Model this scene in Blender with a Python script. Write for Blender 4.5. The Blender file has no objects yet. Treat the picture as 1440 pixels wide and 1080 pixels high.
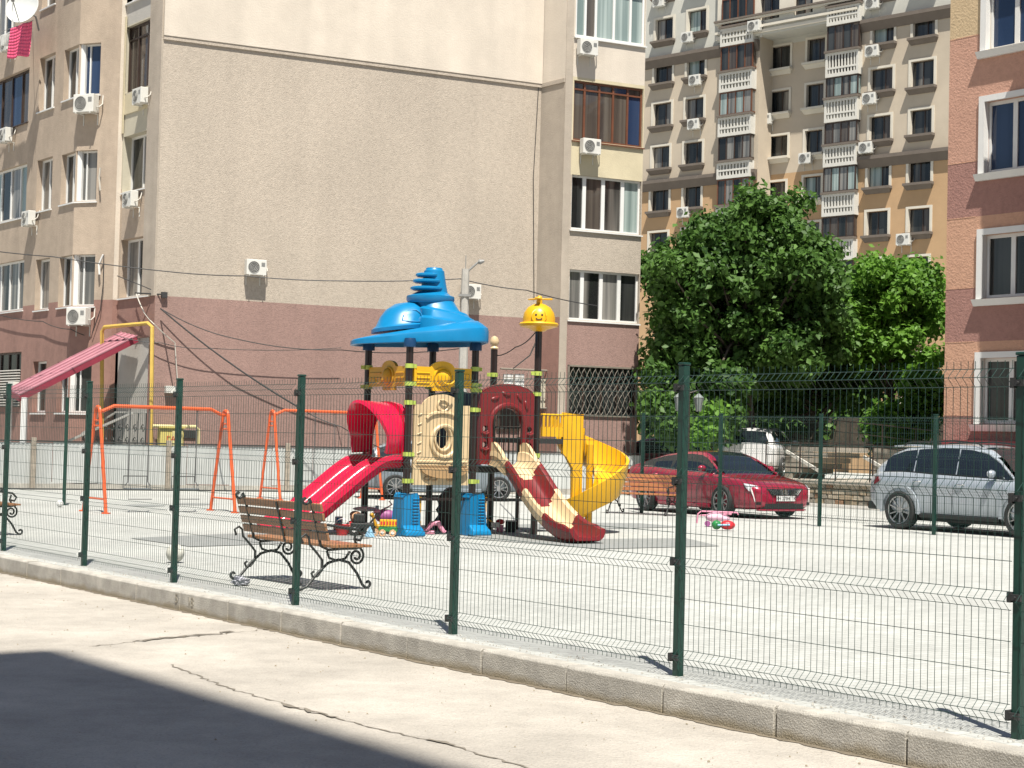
# playground behind a mesh fence: camera, light and exposure first, then setting, buildings, tower, small things
import bpy, bmesh, math, random
import numpy as np
from mathutils import Vector, Matrix
from mathutils.geometry import tessellate_polygon
random.seed(7)
R = math.radians
sc = bpy.context.scene
col = sc.collection
# ---------------- camera ----------------
F, EYE = 2400.0, 1.55
ROLL, PITCH = R(1.43), math.atan(78.5/2400.0)
cam_d = bpy.data.cameras.new('camera'); cam = bpy.data.objects.new('camera', cam_d); col.objects.link(cam)
cam_d.sensor_width = 36; cam_d.lens = F/1440*36; cam_d.clip_start = .1; cam_d.clip_end = 3000
cam.matrix_world = Matrix.Translation((0, 0, EYE)) @ Matrix.Rotation(math.pi/2+PITCH, 4, 'X') @ Matrix.Rotation(ROLL, 4, 'Z')
sc.camera = cam
# ---------------- light ----------------
SUN_AZ, SUN_EL = math.atan2(.156, -.988), R(64)     # azimuth measured from +Y towards +X
S = Vector((math.sin(SUN_AZ)*math.cos(SUN_EL), math.cos(SUN_AZ)*math.cos(SUN_EL), math.sin(SUN_EL)))
w = bpy.data.worlds.new('World'); sc.world = w; w.use_nodes = True
nt = w.node_tree; bgn = nt.nodes['Background']; sky = nt.nodes.new('ShaderNodeTexSky')
sky.sky_type = 'NISHITA'; sky.sun_disc = False; sky.sun_elevation = SUN_EL; sky.sun_rotation = SUN_AZ
nt.links.new(sky.outputs[0], bgn.inputs[0]); bgn.inputs[1].default_value = .052
sl = bpy.data.lights.new('sun', 'SUN'); sl.energy = 5.0; sl.angle = R(.53); sl.color = (1, .95, .86)
so = bpy.data.objects.new('sun', sl); col.objects.link(so); so.rotation_euler = S.to_track_quat('Z', 'Y').to_euler(); so.location = (0, 0, 60)
sc.view_settings.view_transform = 'Standard'; sc.view_settings.look = 'None'
sc.view_settings.exposure = .82; sc.view_settings.gamma = 1
# ---------------- measuring helpers: a sight line of the photograph meets a real plane ----------------
_c, _s = math.cos(ROLL), math.sin(ROLL)
def ray(px, py):
    dx, dy = (px-720)/F, (540-py)/F
    cx, cy = dx*_c-dy*_s, dx*_s+dy*_c
    return Vector((cx, math.cos(PITCH)-cy*math.sin(PITCH), math.sin(PITCH)+cy*math.cos(PITCH)))
def G(px, py, z=0.0):
    r = ray(px, py); t = (z-EYE)/r.z
    return Vector((r.x*t, r.y*t, z))
def at(px, py, Y):
    r = ray(px, py); t = Y/r.y
    return Vector((r.x*t, Y, EYE+r.z*t))
A = Vector((-.6, .8)); B0 = Vector((.8, .6)); B1 = Vector((.896, .445)); B1n = Vector((.445, -.896))
class Fr:                       # an upright plane: origin, direction along, outward normal
    def __init__(s, O, d, n): s.O = Vector(O[:2]); s.d = Vector(d).normalized(); s.n = Vector(n).normalized()
    def pt(s, u, z, o=0.0):
        p = s.O+s.d*u+s.n*o; return Vector((p.x, p.y, z))
    def uz(s, px, py, o=0.0):
        r = ray(px, py); O = s.O+s.n*o; k = O.dot(s.n)/(r.x*s.n.x+r.y*s.n.y)
        p = Vector((r.x*k, r.y*k)); return (p-O).dot(s.d), EYE+r.z*k
    def rect(s, x0, x1, yt, yb, o=0.0):
        ym, xm = (yt+yb)/2, (x0+x1)/2
        a, b = s.uz(x0, ym, o)[0], s.uz(x1, ym, o)[0]
        return min(a, b), max(a, b), s.uz(xm, yb, o)[1], s.uz(xm, yt, o)[1]
    def off(s, o): return Fr(s.O+s.n*o, s.d, s.n)
    def ang(s): return math.atan2(-s.n.x, s.n.y)      # turns local +Y to the outward normal
# ---------------- materials ----------------
MATS = {}
def M(name, c, rough=.7, var=.12, vs=3.0, bump=0.0, bs=60.0, metal=0.0, coat=0.0, spec=.5, stain=0.0, ss=.5, ior=None, stretch=None, streak=0.0, fine=0.0, fs=90.0):
    if name in MATS: return MATS[name]
    c = tuple(x*.82 for x in c)          # base colours measured for exposure .55, scaled for .82
    m = bpy.data.materials.new(name); m.use_nodes = True; t = m.node_tree; N = t.nodes; L = t.links
    p = N['Principled BSDF']; p.inputs['Roughness'].default_value = rough; p.inputs['Metallic'].default_value = metal
    p.inputs['Specular IOR Level'].default_value = spec
    if coat: p.inputs['Coat Weight'].default_value = coat; p.inputs['Coat Roughness'].default_value = .04
    tc = N.new('ShaderNodeTexCoord'); vec = tc.outputs['Object']
    if stretch:
        mp = N.new('ShaderNodeMapping'); mp.inputs['Scale'].default_value = stretch; L.new(vec, mp.inputs[0]); vec = mp.outputs[0]
    n1 = N.new('ShaderNodeTexNoise'); n1.inputs['Scale'].default_value = vs; n1.inputs['Detail'].default_value = 8; n1.inputs['Roughness'].default_value = .65
    L.new(vec, n1.inputs['Vector'])
    cr = N.new('ShaderNodeValToRGB'); cr.color_ramp.elements[0].position = .3; cr.color_ramp.elements[1].position = .7
    cr.color_ramp.elements[0].color = (*[x*(1-var) for x in c], 1); cr.color_ramp.elements[1].color = (*[min(1, x*(1+var)) for x in c], 1)
    L.new(n1.outputs[0], cr.inputs[0]); out = cr.outputs[0]
    if stain:
        n2 = N.new('ShaderNodeTexNoise'); n2.inputs['Scale'].default_value = ss; n2.inputs['Detail'].default_value = 6; L.new(tc.outputs['Object'], n2.inputs['Vector'])
        r2 = N.new('ShaderNodeValToRGB'); r2.color_ramp.elements[0].position = .38; r2.color_ramp.elements[1].position = .66
        r2.color_ramp.elements[0].color = (*[1-stain]*3, 1); r2.color_ramp.elements[1].color = (1, 1, 1, 1); L.new(n2.outputs[0], r2.inputs[0])
        mx = N.new('ShaderNodeMixRGB'); mx.blend_type = 'MULTIPLY'; mx.inputs[0].default_value = 1; L.new(out, mx.inputs[1]); L.new(r2.outputs[0], mx.inputs[2]); out = mx.outputs[0]
    for amt, scl, lo, hi in ((streak, (1.6, 1.6, .07), .36, .62), (fine, (fs, fs, fs), .30, .52)):
        if not amt: continue
        m3 = N.new('ShaderNodeMapping'); m3.inputs['Scale'].default_value = scl; L.new(tc.outputs['Object'], m3.inputs[0])
        n4 = N.new('ShaderNodeTexNoise'); n4.inputs['Scale'].default_value = 1; n4.inputs['Detail'].default_value = 5; L.new(m3.outputs[0], n4.inputs['Vector'])
        r4 = N.new('ShaderNodeValToRGB'); r4.color_ramp.elements[0].position = lo; r4.color_ramp.elements[1].position = hi
        r4.color_ramp.elements[0].color = (*[1-amt]*3, 1); r4.color_ramp.elements[1].color = (1, 1, 1, 1); L.new(n4.outputs[0], r4.inputs[0])
        mx = N.new('ShaderNodeMixRGB'); mx.blend_type = 'MULTIPLY'; mx.inputs[0].default_value = 1; L.new(out, mx.inputs[1]); L.new(r4.outputs[0], mx.inputs[2]); out = mx.outputs[0]
    L.new(out, p.inputs['Base Color'])
    if bump:
        n3 = N.new('ShaderNodeTexNoise'); n3.inputs['Scale'].default_value = bs; n3.inputs['Detail'].default_value = 5; L.new(tc.outputs['Object'], n3.inputs['Vector'])
        b = N.new('ShaderNodeBump'); b.inputs['Strength'].default_value = bump; b.inputs['Distance'].default_value = .02; L.new(n3.outputs[0], b.inputs['Height']); L.new(b.outputs[0], p.inputs['Normal'])
    MATS[name] = m; return m
def glass(name, dark, light, scale=3.0, mixpos=.5):    # window pane with a curtain seen dimly through it
    m = bpy.data.materials.new(name); m.use_nodes = True; t = m.node_tree; N = t.nodes; L = t.links; p = N['Principled BSDF']
    p.inputs['Roughness'].default_value = .04; p.inputs['Specular IOR Level'].default_value = .6
    tc = N.new('ShaderNodeTexCoord'); oi = N.new('ShaderNodeObjectInfo'); mp = N.new('ShaderNodeMapping'); mp.inputs['Scale'].default_value = (scale, scale, .12)
    va = N.new('ShaderNodeVectorMath'); va.operation = 'SCALE'; va.inputs[0].default_value = (37, 91, 13); L.new(oi.outputs['Random'], va.inputs['Scale'])
    L.new(va.outputs[0], mp.inputs['Location']); L.new(tc.outputs['Object'], mp.inputs[0])
    n = N.new('ShaderNodeTexNoise'); n.inputs['Scale'].default_value = 1; n.inputs['Detail'].default_value = 3; L.new(mp.outputs[0], n.inputs['Vector'])
    r = N.new('ShaderNodeValToRGB'); r.color_ramp.elements[0].position = mixpos-.12; r.color_ramp.elements[1].position = mixpos+.12
    r.color_ramp.elements[0].color = (*dark, 1); r.color_ramp.elements[1].color = (*light, 1); L.new(n.outputs[0], r.inputs[0]); L.new(r.outputs[0], p.inputs['Base Color'])
    nb = N.new('ShaderNodeTexNoise'); nb.inputs['Scale'].default_value = 1.3; L.new(tc.outputs['Object'], nb.inputs['Vector'])
    b = N.new('ShaderNodeBump'); b.inputs['Strength'].default_value = .15; b.inputs['Distance'].default_value = .02; L.new(nb.outputs[0], b.inputs['Height']); L.new(b.outputs[0], p.inputs['Normal'])
    MATS[name] = m; return m
def pane_mat(kind): return MATS[kind]
# ---------------- mesh builder ----------------
class MB:
    def __init__(s): s.v = []; s.f = []; s.m = []
    def poly(s, pts, mi=0):
        k = len(s.v); s.v += [tuple(p) for p in pts]; s.f.append(tuple(range(k, k+len(pts)))); s.m.append(mi)
    def hexa(s, p, mi=0):     # p: bottom 4, top 4
        k = len(s.v); s.v += [tuple(q) for q in p]
        for f in ((3, 2, 1, 0), (4, 5, 6, 7), (0, 1, 5, 4), (1, 2, 6, 5), (2, 3, 7, 6), (3, 0, 4, 7)): s.f.append(tuple(k+i for i in f)); s.m.append(mi)
    def box(s, x0, x1, y0, y1, z0, z1, mi=0):
        s.hexa([(x0, y0, z0), (x1, y0, z0), (x1, y1, z0), (x0, y1, z0), (x0, y0, z1), (x1, y0, z1), (x1, y1, z1), (x0, y1, z1)], mi)
    def fbox(s, fr, u0, u1, z0, z1, o0, o1, mi=0):
        P = fr.pt; s.hexa([P(u0, z0, o0), P(u1, z0, o0), P(u1, z0, o1), P(u0, z0, o1), P(u0, z1, o0), P(u1, z1, o0), P(u1, z1, o1), P(u0, z1, o1)], mi)
    def tube(s, pts, r, n=6, mi=0, cap=True):
        pts = [Vector(p) for p in pts]; rs = r if isinstance(r, (list, tuple)) else [r]*len(pts); k = len(s.v); up = None
        for i, p in enumerate(pts):
            d = (pts[min(i+1, len(pts)-1)]-pts[max(i-1, 0)]).normalized()
            if up is None: up = d.orthogonal().normalized()
            up = (up-d*up.dot(d)); up = up.normalized() if up.length > 1e-6 else d.orthogonal().normalized()
            q = d.cross(up)
            for j in range(n):
                a = 2*math.pi*j/n; s.v.append(tuple(p+(up*math.cos(a)+q*math.sin(a))*rs[i]))
        for i in range(len(pts)-1):
            for j in range(n):
                a, b = k+i*n+j, k+i*n+(j+1) % n; s.f.append((a, b, b+n, a+n)); s.m.append(mi)
        if cap: s.f.append(tuple(range(k+n-1, k-1, -1))); s.m.append(mi); e = k+(len(pts)-1)*n; s.f.append(tuple(range(e, e+n))); s.m.append(mi)
    def bar(s, a, b, w, h, mi=0, up=(0, 0, 1)):     # rectangular bar from a to b
        a, b = Vector(a), Vector(b); d = (b-a).normalized(); u = Vector(up); q = d.cross(u)
        q = q.normalized() if q.length > 1e-5 else d.orthogonal().normalized(); u = q.cross(d).normalized()
        c = [q*(-w/2)-u*h/2, q*(w/2)-u*h/2, q*(w/2)+u*h/2, q*(-w/2)+u*h/2]
        s.hexa([a+c[0], a+c[1], b+c[1], b+c[0], a+c[3], a+c[2], b+c[2], b+c[3]], mi)
    def rings(s, rings, mi=0, cap=True, closed=True):
        k = len(s.v); n = len(rings[0])
        for r in rings: s.v += [tuple(p) for p in r]
        for i in range(len(rings)-1):
            for j in range(n if closed else n-1):
                a, b = k+i*n+j, k+i*n+(j+1) % n; s.f.append((a, b, b+n, a+n)); s.m.append(mi)
        if cap: s.f.append(tuple(range(k+n-1, k-1, -1))); s.m.append(mi); e = k+(len(rings)-1)*n; s.f.append(tuple(range(e, e+n))); s.m.append(mi)
    def lathe(s, prof, c=(0, 0, 0), n=20, axis='Z', mi=0, sx=1, sy=1, rot=None, cap=True):
        c = Vector(c); rr = []
        for r, h in prof:
            ring = []
            for j in range(n):
                a = 2*math.pi*j/n; x, y = r*math.cos(a)*sx, r*math.sin(a)*sy
                p = Vector((x, y, h)) if axis == 'Z' else (Vector((x, h, y)) if axis == 'Y' else Vector((h, x, y)))
                if rot: p = rot @ p
                ring.append(c+p)
            rr.append(ring)
        s.rings(rr, mi, cap=cap)
    def ball(s, c, r, n=12, mi=0, sc_=(1, 1, 1)):
        prof = [(max(1e-4, math.sin(math.pi*i/n)), -math.cos(math.pi*i/n)) for i in range(n+1)]; k = len(s.v); s.lathe(prof, (0, 0, 0), n+2, mi=mi)
        for i in range(k, len(s.v)): x, y, z = s.v[i]; s.v[i] = (c[0]+x*r*sc_[0], c[1]+y*r*sc_[1], c[2]+z*r*sc_[2])
    def ext(s, loops, fn, o0, o1, mi=0):           # extruded outline with holes; fn(u, v, o) -> point
        tri = tessellate_polygon([[Vector((u, v, 0)) for u, v in l] for l in loops]); fl = [p for l in loops for p in l]; k = len(s.v); n = len(fl)
        s.v += [tuple(fn(u, v, o0)) for u, v in fl]+[tuple(fn(u, v, o1)) for u, v in fl]
        for t in tri: s.f.append((k+t[0], k+t[1], k+t[2])); s.m.append(mi); s.f.append((k+n+t[2], k+n+t[1], k+n+t[0])); s.m.append(mi)
        b = k
        for l in loops:
            for j in range(len(l)): c = (j+1) % len(l); s.f.append((b+j, b+c, b+n+c, b+n+j)); s.m.append(mi)
            b += len(l)
    def build(s, name, mats, parent=None, smooth=False, bevel=0, seg=2, sub=0, kind=None, label=None):
        me = bpy.data.meshes.new(name); off = Vector((0, 0, 0)); q = parent
        while q is not None: off += q.location; q = q.parent
        me.from_pydata([(v[0]-off.x, v[1]-off.y, v[2]-off.z) for v in s.v], [], s.f)
        mats = mats if isinstance(mats, (list, tuple)) else [mats]
        for m in mats: me.materials.append(m)
        if len(mats) > 1: me.polygons.foreach_set('material_index', s.m)
        if smooth: me.polygons.foreach_set('use_smooth', [True]*len(me.polygons)); me.set_sharp_from_angle(angle=R(40))
        o = bpy.data.objects.new(name, me); col.objects.link(o)
        if parent is not None: o.parent = parent
        if bevel: md = o.modifiers.new('b', 'BEVEL'); md.width = bevel; md.segments = seg; md.limit_method = 'ANGLE'
        if sub: md = o.modifiers.new('s', 'SUBSURF'); md.levels = sub; md.render_levels = sub
        if kind: o['kind'] = kind
        if label: o['label'] = label
        return o
def tag(o, label, cat, group=None):
    o['label'] = label; o['category'] = cat
    if group: o['group'] = group
    return o
def thing(name, label, cat, loc=(0, 0, 0), rz=0, group=None):
    o = bpy.data.objects.new(name, None); col.objects.link(o); o.location = loc; o.rotation_euler = (0, 0, rz); o.empty_display_size = .2
    return tag(o, label, cat, group)
def dup(root, loc, rz, label, group=None, parent=None):
    r = root.copy(); col.objects.link(r); r.location = loc; r.rotation_euler = (0, 0, rz); r['label'] = label
    if group: r['group'] = group
    def rec(a, b):
        for ch in a.children: c = ch.copy(); col.objects.link(c); c.parent = b; rec(ch, c)
    rec(root, r); return r
def struct(mb, name, mats, **k): o = mb.build(name, mats, **k); o['kind'] = 'structure'; return o
def loft_poly(n, e, rx, ry):                        # superellipse outline
    out = []
    for j in range(n):
        a = 2*math.pi*j/n; c, s_ = math.cos(a), math.sin(a)
        out.append((math.copysign(abs(c)**(2/e), c)*rx, math.copysign(abs(s_)**(2/e), s_)*ry))
    return out
def arc(cx, cy, r, a0, a1, n): return [(cx+r*math.cos(R(a0+(a1-a0)*i/n)), cy+r*math.sin(R(a0+(a1-a0)*i/n))) for i in range(n+1)]
# palette
m_road = M('road_concrete', (.545, .50, .435), .9, .12, 3.5, 1.0, 45, stain=.20, ss=.6, fine=.20, fs=70)
m_pave = M('playground_paving', (.53, .54, .51), .9, .12, 5.0, .3, 50, stain=.14, ss=.35, fine=.10, fs=35)
m_kerb = M('kerb_concrete', (.54, .51, .45), .9, .12, 6, .5, 90, stain=.22, ss=3, fine=.22, fs=120)
m_kdirt = M('kerb_dirt', (.17, .14, .10), .95, .3, 14, .3, 60)
m_gpatch = M('grey_patch', (.26, .27, .26), .9, .12, 8, .2, 120)
m_green = M('green_powder_coat', (.008, .05, .035), .32, .12, 3, .05, 30, spec=.5)
m_wire = M('green_wire_coat', (.02, .055, .045), .4, .15, 3)
m_cream = M('cream_render', (.73, .65, .55), .9, .06, 1.5, .3, 25, stain=.08, ss=.4, streak=.08)
m_beige = M('beige_roughcast', (.555, .48, .395), .95, .10, 9, .7, 34, stain=.10, ss=.25, streak=.05, fine=.16, fs=22)
m_maroon = M('maroon_roughcast', (.385, .25, .215), .95, .10, 9, .7, 34, stain=.12, ss=.25, streak=.06, fine=.16, fs=22)
m_beigeL = M('warm_beige_render', (.52, .42, .325), .95, .08, 4, .4, 30, stain=.12, ss=.5, streak=.12)
m_maroonL = M('red_brown_render', (.37, .21, .17), .95, .10, 4, .4, 30, stain=.14, ss=.5, streak=.12)
m_pil = M('grey_beige_render', (.52, .45, .37), .95, .08, 3, .4, 30, stain=.12, ss=.8, streak=.12)
m_greyr = M('pale_grey_render', (.50, .48, .44), .9, .06, 3, .3, 30)
m_yelr = M('pale_yellow_render', (.66, .58, .40), .9, .06, 2, .3, 30, stain=.06, ss=1)
m_greig = M('greenish_beige_render', (.56, .52, .41), .9, .06, 3, .3, 30)
m_pvc = M('white_upvc', (.80, .80, .78), .35, .03, 3)
m_brownf = M('brown_window_frame', (.16, .06, .03), .4, .2, 5)
m_dkf = M('dark_brown_frame', (.05, .03, .022), .45, .2, 5)
m_ac = M('ac_white_enamel', (.72, .71, .66), .45, .05, 4)
m_dark = M('dark_grille', (.035, .035, .035), .6, .2, 20)
m_grey = M('grey_metal', (.28, .28, .27), .5, .15, 8)
m_conc = M('pole_concrete', (.46, .44, .40), .9, .12, 5, .3, 40)
m_cable = M('black_cable', (.03, .03, .03), .6)
m_wcable = M('pale_cable', (.55, .52, .46), .6)
glass('pane_dark', (.012, .014, .014), (.05, .052, .05), 3)
glass('pane_curtain', (.10, .10, .095), (.24, .23, .21), 7)
glass('pane_teal', (.16, .21, .20), (.34, .40, .38), 5)
glass('pane_blue', (.015, .03, .07), (.03, .05, .10), 2)
glass('pane_mix', (.015, .016, .016), (.20, .19, .17), 2.2, .56)
glass('pane_brown', (.05, .04, .035), (.10, .085, .07), 6)
# =================== setting: ground ===================
K0 = G(960, 967)                                    # a point on the kerb's front top edge
KF = Fr(K0, A, -B0)                                 # kerb line, outward = road side
ROADZ = -.19
mb = MB()
mb.poly([KF.pt(-300, ROADZ, -.05), KF.pt(300, ROADZ, -.05), KF.pt(300, ROADZ, 400), KF.pt(-300, ROADZ, 400)])
struct(mb, 'road', m_road)
mb = MB(); mb.poly([KF.pt(-40, -.004, -.14), KF.pt(600, -.004, -.14), KF.pt(600, -.004, -900), KF.pt(-300, -.004, -900), KF.pt(-300, -.004, -.14)])
ground = struct(mb, 'ground', m_pave)
# brick-like faint joints on the paving
t = m_pave.node_tree; N, L = t.nodes, t.links; p = N['Principled BSDF']
bt = N.new('ShaderNodeTexBrick'); bt.inputs['Scale'].default_value = 1; bt.inputs['Brick Width'].default_value = .2; bt.inputs['Row Height'].default_value = .1
bt.inputs['Mortar Size'].default_value = .006; bt.inputs['Color1'].default_value = (1, 1, 1, 1); bt.inputs['Color2'].default_value = (.90, .90, .90, 1); bt.inputs['Mortar'].default_value = (.68, .68, .66, 1)
mp = N.new('ShaderNodeMapping'); mp.inputs['Rotation'].default_value = (0, 0, R(-30)); tc = N.new('ShaderNodeTexCoord'); L.new(tc.outputs['Object'], mp.inputs[0]); L.new(mp.outputs[0], bt.inputs['Vector'])
mx = N.new('ShaderNodeMixRGB'); mx.blend_type = 'MULTIPLY'; mx.inputs[0].default_value = 1
src = p.inputs['Base Color'].links[0].from_socket; L.new(src, mx.inputs[1]); L.new(bt.outputs[0], mx.inputs[2]); L.new(mx.outputs[0], p.inputs['Base Color'])
# kerb: single stones
kerb = bpy.data.objects.new('kerb', None); col.objects.link(kerb); kerb.location = (K0.x, K0.y, 0); kerb['kind'] = 'structure'
u0 = KF.uz(1090, 992)[0]
kbase = MB(); kbase.fbox(KF, -12, 40, ROADZ-.1, -.012, -.135, -.035); kbase.build('kerb_bedding', m_kdirt, kerb)
jr = random.Random(3)
for i in range(-8, 32):
    a = u0+i*1.0+.007; b = a+.984; dz = jr.uniform(-.006, .004); do = jr.uniform(-.006, .006)
    q = MB(); P = KF.pt; g = .018
    prof = [(-.14, ROADZ-.02), (do, ROADZ-.02), (do, dz-g), (do-g, dz), (-.14, dz)]
    q.rings([[P(a, z, o) for o, z in prof], [P(b, z, o) for o, z in prof]])
    q.build('kerb_stone', m_kerb, kerb, bevel=.004, seg=1)
# dark splash band low on the kerb faces
t = m_kerb.node_tree; N, L = t.nodes, t.links; p = N['Principled BSDF']; ge = N.new('ShaderNodeNewGeometry'); sx_ = N.new('ShaderNodeSeparateXYZ'); L.new(ge.outputs['Position'], sx_.inputs[0])
nz_ = N.new('ShaderNodeTexNoise'); nz_.inputs['Scale'].default_value = 5; nz_.inputs['Detail'].default_value = 6; L.new(ge.outputs['Position'], nz_.inputs['Vector'])
ma = N.new('ShaderNodeMath'); ma.operation = 'MULTIPLY_ADD'; ma.inputs[1].default_value = .11; L.new(nz_.outputs[0], ma.inputs[0]); L.new(sx_.outputs['Z'], ma.inputs[2])
rp_ = N.new('ShaderNodeValToRGB'); mr = N.new('ShaderNodeMapRange'); mr.inputs['From Min'].default_value = -.125; mr.inputs['From Max'].default_value = -.075; L.new(ma.outputs[0], mr.inputs[0])
mk = N.new('ShaderNodeMixRGB'); mk.inputs[1].default_value = (.27, .23, .16, 1); L.new(mr.outputs[0], mk.inputs[0]); L.new(p.inputs['Base Color'].links[0].from_socket, mk.inputs[2]); L.new(mk.outputs[0], p.inputs['Base Color'])
# dirt strip in the gutter (uneven) and cracks in the road slab
def ribbon(pts, w0, z, jit=.02, seed=1):
    rr = random.Random(seed); q = MB(); L_, R_ = [], []
    for i in range(len(pts)-1):
        p0, p1 = Vector(pts[i]), Vector(pts[i+1]); n = max(2, int((p1-p0).length/.06)); d = (p1-p0).normalized(); nn = Vector((-d.y, d.x, 0))
        for k in range(n):
            c = p0.lerp(p1, k/n)+nn*rr.uniform(-jit, jit); wd = w0*rr.uniform(.25, 1.3); L_.append(c+nn*wd); R_.append(c-nn*wd)
    for i in range(len(L_)-1): q.poly([(L_[i].x, L_[i].y, z), (R_[i].x, R_[i].y, z), (R_[i+1].x, R_[i+1].y, z), (L_[i+1].x, L_[i+1].y, z)])
    return q
m_crack = M('crack_filler', (.20, .175, .14), .95, .3, 20)
gr = lambda x, y: G(x, y, ROADZ)
q = ribbon([KF.pt(-8, 0, .02), KF.pt(30, 0, .02)], .035, ROADZ+.004, .015, 4); o = q.build('gutter_dirt', m_kdirt); o['kind'] = 'structure'
q = ribbon([gr(385, 884), gr(300, 893), gr(200, 901), gr(120, 911)], .009, ROADZ+.004, .03, 5)
q2 = ribbon([gr(240, 935), gr(320, 968), gr(400, 990), gr(470, 1010), gr(560, 1032), gr(640, 1050), gr(760, 1086)], .010, ROADZ+.004, .022, 6)
q3 = ribbon([gr(330, 889), gr(250, 897), gr(180, 903)], .03, ROADZ+.008, .05, 8); q4 = ribbon([gr(400, 991), gr(440, 1002), gr(480, 1012)], .022, ROADZ+.008, .03, 9); q5 = ribbon([gr(600, 1041), gr(650, 1052)], .024, ROADZ+.008, .03, 10)
for qq in (q, q2, q3, q4, q5): o = qq.build('road_crack', m_crack); o['kind'] = 'structure'
# loose grit on the road and along the fence foot
q = MB(); rr = random.Random(11)
for i in range(520):
    u = rr.uniform(-6, 16); o_ = abs(rr.gauss(0, 1.1))+.03; c = KF.pt(u, ROADZ+.003, o_); s_ = .0025+.006*rr.random()**3
    q.hexa([(c.x-s_, c.y-s_, c.z), (c.x+s_, c.y-s_*.7, c.z), (c.x+s_*.8, c.y+s_, c.z), (c.x-s_, c.y+s_*.8, c.z)]+[(c.x-s_*.5, c.y-s_*.5, c.z+s_), (c.x+s_*.5, c.y-s_*.4, c.z+s_), (c.x+s_*.4, c.y+s_*.5, c.z+s_*.8), (c.x-s_*.5, c.y+s_*.4, c.z+s_)])
for i in range(700):
    u = rr.uniform(-6, 16); c = KF.pt(u, 0, -.16-abs(rr.gauss(0, .12))); s_ = rr.uniform(.003, .008)
    q.hexa([(c.x-s_, c.y-s_, c.z), (c.x+s_, c.y-s_*.7, c.z), (c.x+s_*.8, c.y+s_, c.z), (c.x-s_, c.y+s_*.8, c.z)]+[(c.x-s_*.5, c.y-s_*.5, c.z+s_), (c.x+s_*.5, c.y-s_*.4, c.z+s_), (c.x+s_*.4, c.y+s_*.5, c.z+s_*.8), (c.x-s_*.5, c.y+s_*.4, c.z+s_)])
o = q.build('gravel_grit', m_kerb); tag(o, 'loose grit scattered along both sides of the kerb', 'grit'); o['kind'] = 'stuff'
# flat grey patches on the ground around the play tower
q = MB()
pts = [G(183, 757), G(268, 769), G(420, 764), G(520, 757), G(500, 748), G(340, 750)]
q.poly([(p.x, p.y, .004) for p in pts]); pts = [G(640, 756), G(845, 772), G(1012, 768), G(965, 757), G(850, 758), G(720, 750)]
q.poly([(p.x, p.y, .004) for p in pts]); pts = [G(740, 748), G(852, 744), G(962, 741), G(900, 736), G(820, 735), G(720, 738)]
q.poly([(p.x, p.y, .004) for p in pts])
struct(q, 'ground_patch', m_gpatch)

# =================== near mesh fence ===================
m_fc = m_wire
def panel_mesh(fr, u0, u1, z0, H, side, step=.05, name='wire_mesh', parent=None):
    q = MB(); folds = [z0+.10, z0+.10+(H-.2)*.335, z0+.10+(H-.2)*.665, z0+H-.09]; hz = []
    for i, zc in enumerate(folds):
        hz += [(zc-.05, 0), (zc, .05), (zc+.05, 0)]
        if i < 3: nx = folds[i+1]; a, b = zc+.05, nx-.05; hz += [(a+(b-a)/3, 0), (a+2*(b-a)/3, 0)]
    hz.sort(); prof = [(z0+.02, 0)]+[h for h in hz]+[(z0+H+.005, 0)]
    prof = [p for i, p in enumerate(prof) if i in (0, len(prof)-1) or p[1] > 0 or prof[i-1][1] > 0 or (i+1 < len(prof) and prof[i+1][1] > 0)]
    for z, o in hz: q.tube([fr.pt(u0, z, side+o), fr.pt(u1, z, side+o)], .0027, 4, cap=False)
    n = int((u1-u0)/step)
    for i in range(n+1):
        u = u0+.01+(u1-u0-.02)*i/n; q.tube([fr.pt(u, z, side+o+.004) for z, o in prof], .0023, 3, cap=False)
    return q.build(name, m_fc, parent, kind='stuff')
nf = thing('mesh_fence', 'tall dark green welded mesh fence standing along the near kerb', 'fence', (K0.x, K0.y, 0))
bases = [(1416, 1040), (960, 949), (648, 890.5), (420, 850), (246.5, 818.5), (108, 795.5)]
tops = [492, 510, 518, 522, 531, 535]
P = [G(*b) for b in bases]; line_o = sum(KF.n.dot(p.xy-KF.O) for p in P)/len(P)
us = [KF.d.dot(p.xy-KF.O) for p in P]
us += [us[-1]+2.53, us[-1]+5.06, us[-1]+7.59]; us = [us[0]-2.53]+us
FH = 2.05
for u in us:
    q = MB(); w_ = .028
    q.fbox(KF, u-w_, u+w_, -.02, FH+.03, line_o-w_, line_o+w_); q.build('post', m_green, nf, bevel=.006)
    q = MB(); q.fbox(KF, u-w_-.004, u+w_+.004, FH+.031, FH+.05, line_o-w_-.004, line_o+w_+.004)
    q.build('post_cap', m_green, nf, bevel=.006)
    for z in (.12, .76, 1.30, 1.93):
        q = MB(); q.fbox(KF, u-.034, u+.034, z-.018, z+.018, line_o+w_+.001, line_o+w_+.016); q.fbox(KF, u+.030, u+.052, z-.028, z+.028, line_o-.01, line_o+w_+.02)
        q.tube([KF.pt(u, z, line_o+w_+.016), KF.pt(u, z, line_o+w_+.03)], .008, 6); q.build('clip', m_dark, nf)
for a, b in zip(us, us[1:]): panel_mesh(KF, a+.03, b-.03, .03, FH-.03, line_o+.036, .05, parent=nf)
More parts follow.
